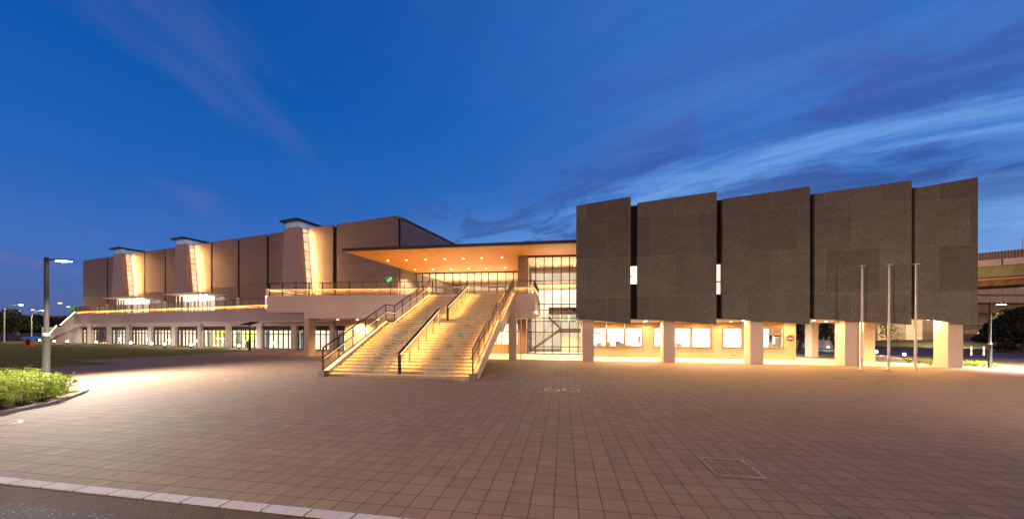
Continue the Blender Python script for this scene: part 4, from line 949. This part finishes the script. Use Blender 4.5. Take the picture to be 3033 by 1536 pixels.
hw = thing('elevated_highway', ((80-CX)/F*125, 125, 0), 'distant dark elevated highway left of the exhibition hall', 'highway')
FHW = Fr((60-CX)/F*130, 130, 12); 
zt_ = FHW.hit(67, 935.5, 0)[1]
MB().box(FHW, -60, 42, 0, 9, zt_-1.6, zt_).build('barrier', m_fen, hw); MB().box(FHW, -60, 42, -.2, 9.2, zt_-3.0, zt_-1.6).build('girder', m_conc, hw)
for k in range(5): MB().box(FHW, -50+k*20, -48+k*20, 3, 5, 0, zt_-3).build('pier', m_conc, hw)
# highway lamps
hl = thing('highway_lamp', (0, 0, 0), '', 'street lamp', 'orange highway lamps in the distance')
MB().tube([(0, 0, 0), (0, 0, 9.2)], [.14, .08], 6).build('pole', m_poles, hl)
MB().tube([(0, 0, 9.1), (.6, 0, 9.4), (1.9, 0, 9.5)], .06, 6).build('arm', m_poles, hl)
MB().bar((1.7, 0, 9.45), (2.6, 0, 9.5), .4, .25).build('lamp_head', EM('orange sodium lamp', (1, .40, .13), 6), hl)
for i, (u, v, y, lb) in enumerate(((3, 915, 135, 'orange highway lamp at the very left picture edge'), (42, 921, 150, 'small orange highway lamp just left of the near street lamp'), (82, 917, 140, 'orange highway lamp above the dark tree right of the near lamp post'),
        (160, 897, 118, 'tall orange highway lamp above the dark highway barrier'), (186.5, 908, 124, 'orange lamp beside the green road sign gantry'), (239, 885.5, 106, 'orange highway lamp nearest the left edge of the hall'), (3029, 700, 68, 'orange lamp rising above the near overpass at the right picture edge'))):
    d = ray(u, v); zt2 = E+d[2]*y; k_ = 1.0 if u < 300 else .6
    place(hl, i == 0, (d[0]*y, y, zt2-9.5*k_), lb, sc=k_)
sg = ray(215, 912); y_ = 124
gs = thing('road_sign_gantry', (sg[0]*y_, y_, 8), 'green lit road sign on a thin gantry beside the hall', 'sign')
MB().box(WORLD, sg[0]*y_-1.2, sg[0]*y_+2.4, y_, y_+.2, E+sg[2]*y_-.6, E+sg[2]*y_+.9).build('board', EM('green sign', (.02, .22, .05), .8), gs)
MB().bar((sg[0]*y_-4, y_, E+sg[2]*y_+.6), (sg[0]*y_-1, y_, E+sg[2]*y_+.6), .2).build('arm', m_poles, gs)
# curved arm lamps
for i, (up_, ul, vl, y, lb) in enumerate(((13, 62, 903, 62, 'curved arm street lamp with pale lamp hidden behind the near pole'), (94, 131, 919.5, 64, 'curved arm street lamp with yellow glow beside the playhouse'))):
    xp = (up_-CX)/F*y; d = ray(ul, vl); xl, zl = d[0]*y, E+d[2]*y
    o = thing('curved_street_lamp', (xp, y, 0), lb, 'street lamp', 'curved arm street lamps')
    MB().tube([(xp, y, 0), (xp, y, zl-1.2), (xp+.3, y, zl-.5), (xp+1.0, y, zl-.05), (xl-.3, y, zl+.1)], [.1, .07, .06, .05, .04], 8).build('pole', m_poles, o)
    MB().lathe((xl, y, zl), [(.10, -.1), (.24, 0), (.16, .12)], 10).build('lamp_head', EM('yellow green street light', (1, .85, .30), 30) if i == 0 else bpy.data.materials['yellow green street light'], o)
    point('street_glow', (xl, y-.3, zl-.5), 140, (1, .9, .45), o, .2)

# ------------------------------------------------------------------ right background: overpasses
FA = Fr(*[c*62 for c in ray(2965, 900)[:2]], 43)
ov = thing('overpass', FA.p(0, 4, 0), 'near overpass with ribbed barrier and green girder right of the concrete wing', 'overpass')
def zA(v): return FA.hit(2965, v, 0)[1]
MB().box(FA, -45, 40, .2, .5, zA(766), zA(742.5)).build('noise_barrier', m_fen, ov)
MB().box(FA, -45, 40, 0, 10, zA(785), zA(766.01)).build('parapet', m_par, ov)
MB().box(FA, -45, 40, .5, 9.5, zA(817), zA(785.01)).build('girder', m_gird, ov)
MB().box(FA, -45, 40, .9, 9.2, zA(843), zA(817.01)).build('lower_girder', m_brown, ov)
MB().tube([FA.p(-45, .7, zA(824)), FA.p(40, .7, zA(824))], .25, 8).build('pipe', M('salmon pipe', (.50, .28, .20), .6), ov)
MB().box(FA, -9, -6.2, 3, 6.5, 0, zA(843)).build('pier', m_conc, ov)
FB = Fr(*[c*82 for c in ray(2965, 900)[:2]], -2)
o2 = thing('far_overpass', FB.p(0, 4, 0), 'second pale overpass with yellow girder below the near overpass', 'overpass')
def zB(v): return FB.hit(2965, v, 0)[1]
for v0, v1, t, mt, nm in ((851, 871, .2, m_par2, 'parapet'), (871, 877, .5, m_gird, 'trim_band'), (877, 896, 0, m_par2, 'edge_beam'), (898, 926, .8, m_gird, 'girder'), (896, 898, .6, m_black, 'bearing_gap')):
    MB().box(FB, -60, 50, t, 12, zB(v1), zB(v0)-.01).build(nm, mt, o2)
MB().box(FB, 1.0, 8.0, 2, 9, zB(952), zB(932)).build('pier_cap', m_gird, o2); MB().box(FB, -3.5, 2.2, 2.5, 7, 0, zB(926.5)).build('pier', m_conc, o2)
FCc = Fr(*[c*74 for c in ray(2930, 900)[:2]], 4)
o3 = thing('low_ramp', FCc.p(0, 4, 0), 'low pale concrete ramp seen just above the service road', 'overpass')
def zCc(v): return FCc.hit(2930, v, 0)[1]
for v0, v1, t, mt, nm in ((955, 961, .2, m_par2, 'parapet'), (961, 966, .5, m_gird, 'trim_band'), (966, 972, .3, m_conc, 'lower_band'), (974, 988, 0, m_par2, 'edge_beam'), (990, 995, .5, m_gird, 'girder')):
    MB().box(FCc, -60, 1.2, t, 8, zCc(v1), zCc(v0)).build(nm, mt, o3)
mb = MB()
for k in range(40): mb.bar(FCc.p(-30+k*.8, 6, .6), FCc.p(-30+k*.8, 6, 1.9), .06)
mb.bar(FCc.p(-30, 6, 1.9), FCc.p(2, 6, 1.9), .08); mb.bar(FCc.p(-30, 6, .8), FCc.p(2, 6, .8), .08)
mb.build('mesh_fence', m_poles, label='thin pale fence below the low concrete ramp', cat='fence')
area('overpass_light', (62, 44, 1.5), 3, 2600, (1, .66, .30), None, direction=(.15, .6, .5))  # area light without a lamp body, low, aimed up toward the overpasses
# wall, pier and ramp seen beneath the wing
q = gz(2603, 1012); yb = 58
def bx(u0, v0, u1, v1, y): a = ray(u0, v0); b = ray(u1, v1); return a[0]*y, b[0]*y, E+b[2]*y, E+a[2]*y
x0, x1, z0, z1 = bx(2600, 962, 2682, 1016, 60)
MB().box(WORLD, x0, x1, 60, 60.6, -.5, z1).build('retaining_wall', m_conc, label='grey retaining wall behind the flagpoles under the wing', cat='wall')
x0, x1, z0, z1 = bx(2684, 930, 2732, 1016, 57)
MB().box(WORLD, x0, x1, 57, 60, -.5, z1+3).build('bridge_pier', m_conc, label='rust stained bridge pier between the right flagpole and last column', cat='pier')
x0, x1, z0, z1 = bx(2436, 1007, 2466, 1030, 44)
rp = thing('pale_ramp', ((x0+x1)/2, 44, 0), 'pale triangular ramp with white handrails seen beneath the wing', 'ramp')
MB().elev(WORLD, [(x0, 0), (x1, 0), (x0+.9, z1), (x0+.55, z1)], 44, 45.5).build('ramp_body', m_white, rp)
mb = MB().bar((x0+.9, 43.9, z1), (x1, 43.9, .1), .07).bar((x0+.75, 43.9, z1-.1), (x0+.75, 43.9, z1+.55), .06).bar((x0+.3, 44.2, z1-.4), (x0+.3, 44.2, z1+.4), .06)
mb.build('handrail', m_white, rp)
MB().box(WORLD, 33, 42, 46.2, 46.5, 0, 1.05).build('low_wall', m_conc, label='low pale wall with shrubs seen beneath the wing', cat='wall')
# pines on the right
def pine(x, y, h, r, label, seed, n=420, blobs=12):
    rnd = random.Random(seed); L = Vector((x, y, .0)); t = thing('pine_tree', L, label, 'tree', 'dark clipped pines on the grass bank')
    mb = MB().tube([L, L+Vector((.2, 0, h*.3)), L+Vector((-.15, 0, h*.6)), L+Vector((.1, 0, h*.9))], [.22, .17, .12, .04], 8); cr = MB()
    for k in range(blobs):
        f = (k+.5)/blobs; a = k*2.4; rr_ = r*(1-f*.75)*.7; c = L+Vector((math.cos(a)*rr_, math.sin(a)*rr_*.7, h*(.32+.62*f)))
        mb.tube([L+Vector((0, 0, c.z-.35)), c], [.07, .03], 5)
        crown(cr, c, (r*.5*(1.1-f*.5), r*.5*(1.1-f*.5), h*.14), n, .14, rnd)
    mb.build('trunk', m_bark, t); cr.build('crown', m_leafp, t); return t
def bxp(u, y): return (u-CX)/F*y
pine(bxp(2958, 40), 40, 3.7, 2.0, 'dark pine behind the right street lamp', 4, 700)
pine(bxp(3030, 37), 37, 5.0, 2.8, 'largest dark pine at the right picture edge', 5, 1000, 14)
pine(bxp(2995, 45), 45, 5.2, 2.6, 'dark pine between the street lamp and the large edge pine', 6, 800)
pine(bxp(2628, 52), 52, 4.0, 1.7, 'sparse layered pine in front of the grey retaining wall', 7, 60, 9)
pine(bxp(2446, 50), 50, 4.2, 1.3, 'slim tree behind the pale triangular ramp', 8, 160, 9)
pine(bxp(2368, 40), 40, 4.4, 1.0, 'slim tree seen right beside the round no parking sign', 9, 120, 9)
pine(bxp(2980, 36.5), 36.5, 1.2, 1.0, 'low round dark shrub under the large edge pine', 10, 500, 6)
mb_ = [(2877, 1048, 'left of the two glowing reflector posts across the service road'), (2899.5+14.5, 1048, 'right of the two glowing reflector posts, just left of the lamp post')]
for i, (u, v, lb) in enumerate(mb_):
    q = gz(u, 1052); q = Vector((q.x, q.y, 0))
    o = thing('reflector_post', q, lb, 'bollard', 'reflector posts by the service road') if i == 0 else None
    if i == 0:
        rp0 = o; MB().lathe(q, [(.06, 0), (.06, .42)], 10).build('lower_band', EM('self glowing reflector', (1, .82, .6), 1.2), o); MB().lathe(q, [(.05, .42), (.05, .48)], 10).build('joint', m_dark, o); MB().lathe(q, [(.06, .48), (.06, .88)], 10).build('upper_band', bpy.data.materials['self glowing reflector'], o)  # reflector bands emit, standing in for the light they throw back
    else: place(rp0, False, q, lb)

# ------------------------------------------------------------------ plants
bed = [gz(-180, 1262), gz(0, 1228), gz(147.6, 1199), gz(200, 1183), gz(236, 1170), gz(258, 1161), gz(263.5, 1154), gz(253, 1147), gz(229.8, 1142.5), gz(180, 1135), gz(60, 1121), gz(-260, 1112)]
cxy = sum((Vector((p.x, p.y, 0)) for p in bed), Vector())/len(bed)
inner = [p+(cxy-Vector((p.x, p.y, 0))).normalized()*.16 for p in bed]
MB().sheet([(p.x, p.y) for p in inner], .06).build('bed_soil', m_soil, kind='structure')
mb = MB(); n_ = len(bed)
vs = [(p.x, p.y, 0) for p in bed]+[(p.x, p.y, .09) for p in bed]+[(p.x, p.y, .09) for p in inner]+[(p.x, p.y, .02) for p in inner]
mb.add(vs, [(r_*n_+i, r_*n_+(i+1) % n_, (r_+1)*n_+(i+1) % n_, (r_+1)*n_+i) for r_ in range(3) for i in range(n_)]); mb.build('bed_kerb', m_stone and M('pale bed kerb', (.50, .45, .40), .8), kind='structure')
def shrub_proto(seed, r=.42, h=.46, n=950, leaf=.032):
    rnd = random.Random(seed); t = thing('azalea_shrub', (0, 0, 0), '', 'shrub', 'yellow green shrubs in the kerbed bed')
    st_ = MB(); lf = MB()
    for k in range(26):
        a = rnd.uniform(0, 6.28); rr_ = r*math.sqrt(rnd.random()); z = h*(1-.45*(rr_/r)**2)*rnd.uniform(.75, 1.15)
        tip_ = Vector((math.cos(a)*rr_, math.sin(a)*rr_, z)); st_.tube([Vector((tip_.x*.2, tip_.y*.2, 0)), tip_*.6+Vector((0, 0, .05)), tip_], [.008, .006, .003], 4, False)
        for j in range(n//26):
            f = rnd.random()**.5; p = tip_*(.45+.6*f)+Vector((rnd.gauss(0, .045), rnd.gauss(0, .045), rnd.gauss(0, .035)))
            a1 = Vector((rnd.gauss(0, 1), rnd.gauss(0, 1), rnd.gauss(0, .7)+.5)).normalized(); b1 = a1.cross(Vector((rnd.gauss(0, 1), rnd.gauss(0, 1), rnd.gauss(0, 1)))).normalized(); s_ = leaf*rnd.uniform(.7, 1.35)
            if p.z < .03: p.z = .05
            lf.add([p-a1*s_, p-b1*s_*.38, p+a1*s_, p+b1*s_*.38], [(0, 1, 2, 3)])
    st_.build('stems', m_bark, t); lf.build('foliage', m_leafb, t); return t
protos = [shrub_proto(1), shrub_proto(2), shrub_proto(3)]; used = [False]*3; rs = random.Random(11)
def inside(p, poly):
    c = False; j = len(poly)-1
    for i in range(len(poly)):
        if (poly[i].y > p[1]) != (poly[j].y > p[1]) and p[0] < (poly[j].x-poly[i].x)*(p[1]-poly[i].y)/(poly[j].y-poly[i].y)+poly[i].x: c = not c
        j = i
    return c
cnt = 0
xs_ = [p.x for p in bed]; ys_ = [p.y for p in bed]
shr = [p+(cxy-Vector((p.x, p.y, 0))).normalized()*.62 for p in bed]
yy = min(ys_)
while yy < max(ys_):
    xx = min(xs_)
    while xx < max(xs_):
        p = (xx+rs.uniform(-.12, .12), yy+rs.uniform(-.12, .12)); xx += .56
        if not inside(p, shr) or (Vector(p)-Vector((L0.x, L0.y))).length < .3: continue
        if (p[0]/p[1]) < -1.66: continue
        k = cnt % 3; cnt += 1
        place(protos[k], not used[k], (p[0], p[1], .05), 'yellow green leafy shrub in the kerbed bed around the near lamp', rs.uniform(0, 6), rs.uniform(.85, 1.15)); used[k] = True
    yy += .52
# small plants on the right
sp0 = None; k = 0
for u, v, lb in ((2690, 1071, 'small yellow green plant left of the right flagpole foot'), (2722, 1073, 'small plant behind the foot of the right flagpole'), (2745, 1075, 'small plant just left of the last wing column'), (2757, 1079, 'low plant touching the last wing column'),
        (2862, 1081, 'leafy plant just right of the last wing column'), (2880, 1082, 'second small plant right of the last wing column'), (2893, 1081, 'tallest small plant before the right street lamp'), (2912, 1082, 'sparse plant just left of the right street lamp foot'), (2947, 1083, 'tiny plant just right of the right street lamp foot')):
    q = gz(u, v+3); o = copy_tree(protos[k % 3]); o.name = 'young_plant'; o['category'] = 'plant'; o['group'] = 'small plants beside the service road'
    o.location = (q.x, q.y, .01); o.rotation_euler = (0, 0, k*1.3); s_ = .72 if u != 2947 else .5; o.scale = (s_, s_, s_*1.05); o['label'] = lb; k += 1
# indoor plants behind the podium glass
for (a, b), n_p, lbs in ((es[6], 4, 'seventh'), (es[7], 3, 'eighth')):
    for i in range(n_p):
        s = a+(b-a)*(.2+.6*i/max(1, n_p-1)) if lbs == 'seventh' else a+(b-a)*(.22+.36*i/2)
        loc = FH.p(s, 1.6, .03); rnd = random.Random(i+50)
        t = thing('indoor_plant', loc, f'tall green indoor plant, number {i+1} from the left in the {lbs} podium bay', 'plant', 'lit plants behind the podium glass')
        cr = MB(); crown(cr, (loc.x, loc.y, 1.45), (.72, .5, 1.0), 330, .10, rnd, .35)
        cr.build('foliage', m_leafg, t); MB().tube([loc, (loc.x, loc.y, 1.3)], .04, 6).build('stem', m_bark, t); MB().lathe(loc, [(.2, 0), (.26, .4)], 10).build('pot', m_white, t)
    area('plant_light', FH.p((a+b)/2, .5, 3.1), (b-a)*.8, 260, (1, .93, .7), hall, size_y=.6, direction=(.1, .4, -1))

# ------------------------------------------------------------------ small things on the paving
hc = [gz(2072.5, 1354.4), gz(2194.8, 1361.9), gz(2269.9, 1417.2), gz(2122, 1405.6)]
ht = thing('paved_hatch', sum(hc, Vector())/4, 'steel framed square inspection hatch inlaid with pavers in the near paving', 'hatch')
mb = MB()
for i in range(4): a, b = hc[i], hc[(i+1) % 4]; mb.bar(a+Vector((0, 0, .006)), b+Vector((0, 0, .006)), .035, .016)
mb.build('steel_frame', M('bright steel strip', (.46, .45, .48), .3, .8, .05), ht)
mb = MB()
for f in (.33, .67):
    mb.bar(hc[0].lerp(hc[1], f)+Vector((0, 0, .003)), hc[3].lerp(hc[2], f)+Vector((0, 0, .003)), .02, .006)
    mb.bar(hc[0].lerp(hc[3], f)+Vector((0, 0, .005)), hc[1].lerp(hc[2], f)+Vector((0, 0, .005)), .02, .006)
mb.build('dark_joint', m_soil, ht)
for u, v, r_, lb in ((9, 1254, .28, 'grey round manhole cover at the left picture edge below the shrub bed'), (1635, 1155, .30, 'small round cover before the stairs, left of the paler ring'), (1692, 1154, .32, 'pale ring cover in the paving in front of the atrium glass'), (2490, 1119, .28, 'small dark round cover in the paving left of the flagpoles'), (689, 1124, .3, 'faint round cover in the lit paving left of the stairs')):
    q = gz(u, v); o = thing('manhole_cover', q, lb, 'manhole cover', 'round covers set in the paving')
    MB().lathe(q, [(r_, 0), (r_, .008), (r_-.03, .010)], 28).build('ring', m_steel if 'dark' not in lb else m_dark, o)
    MB().lathe(q, [(r_-.03, 0), (r_-.035, .0125)], 28).build('lid', m_pave, o)
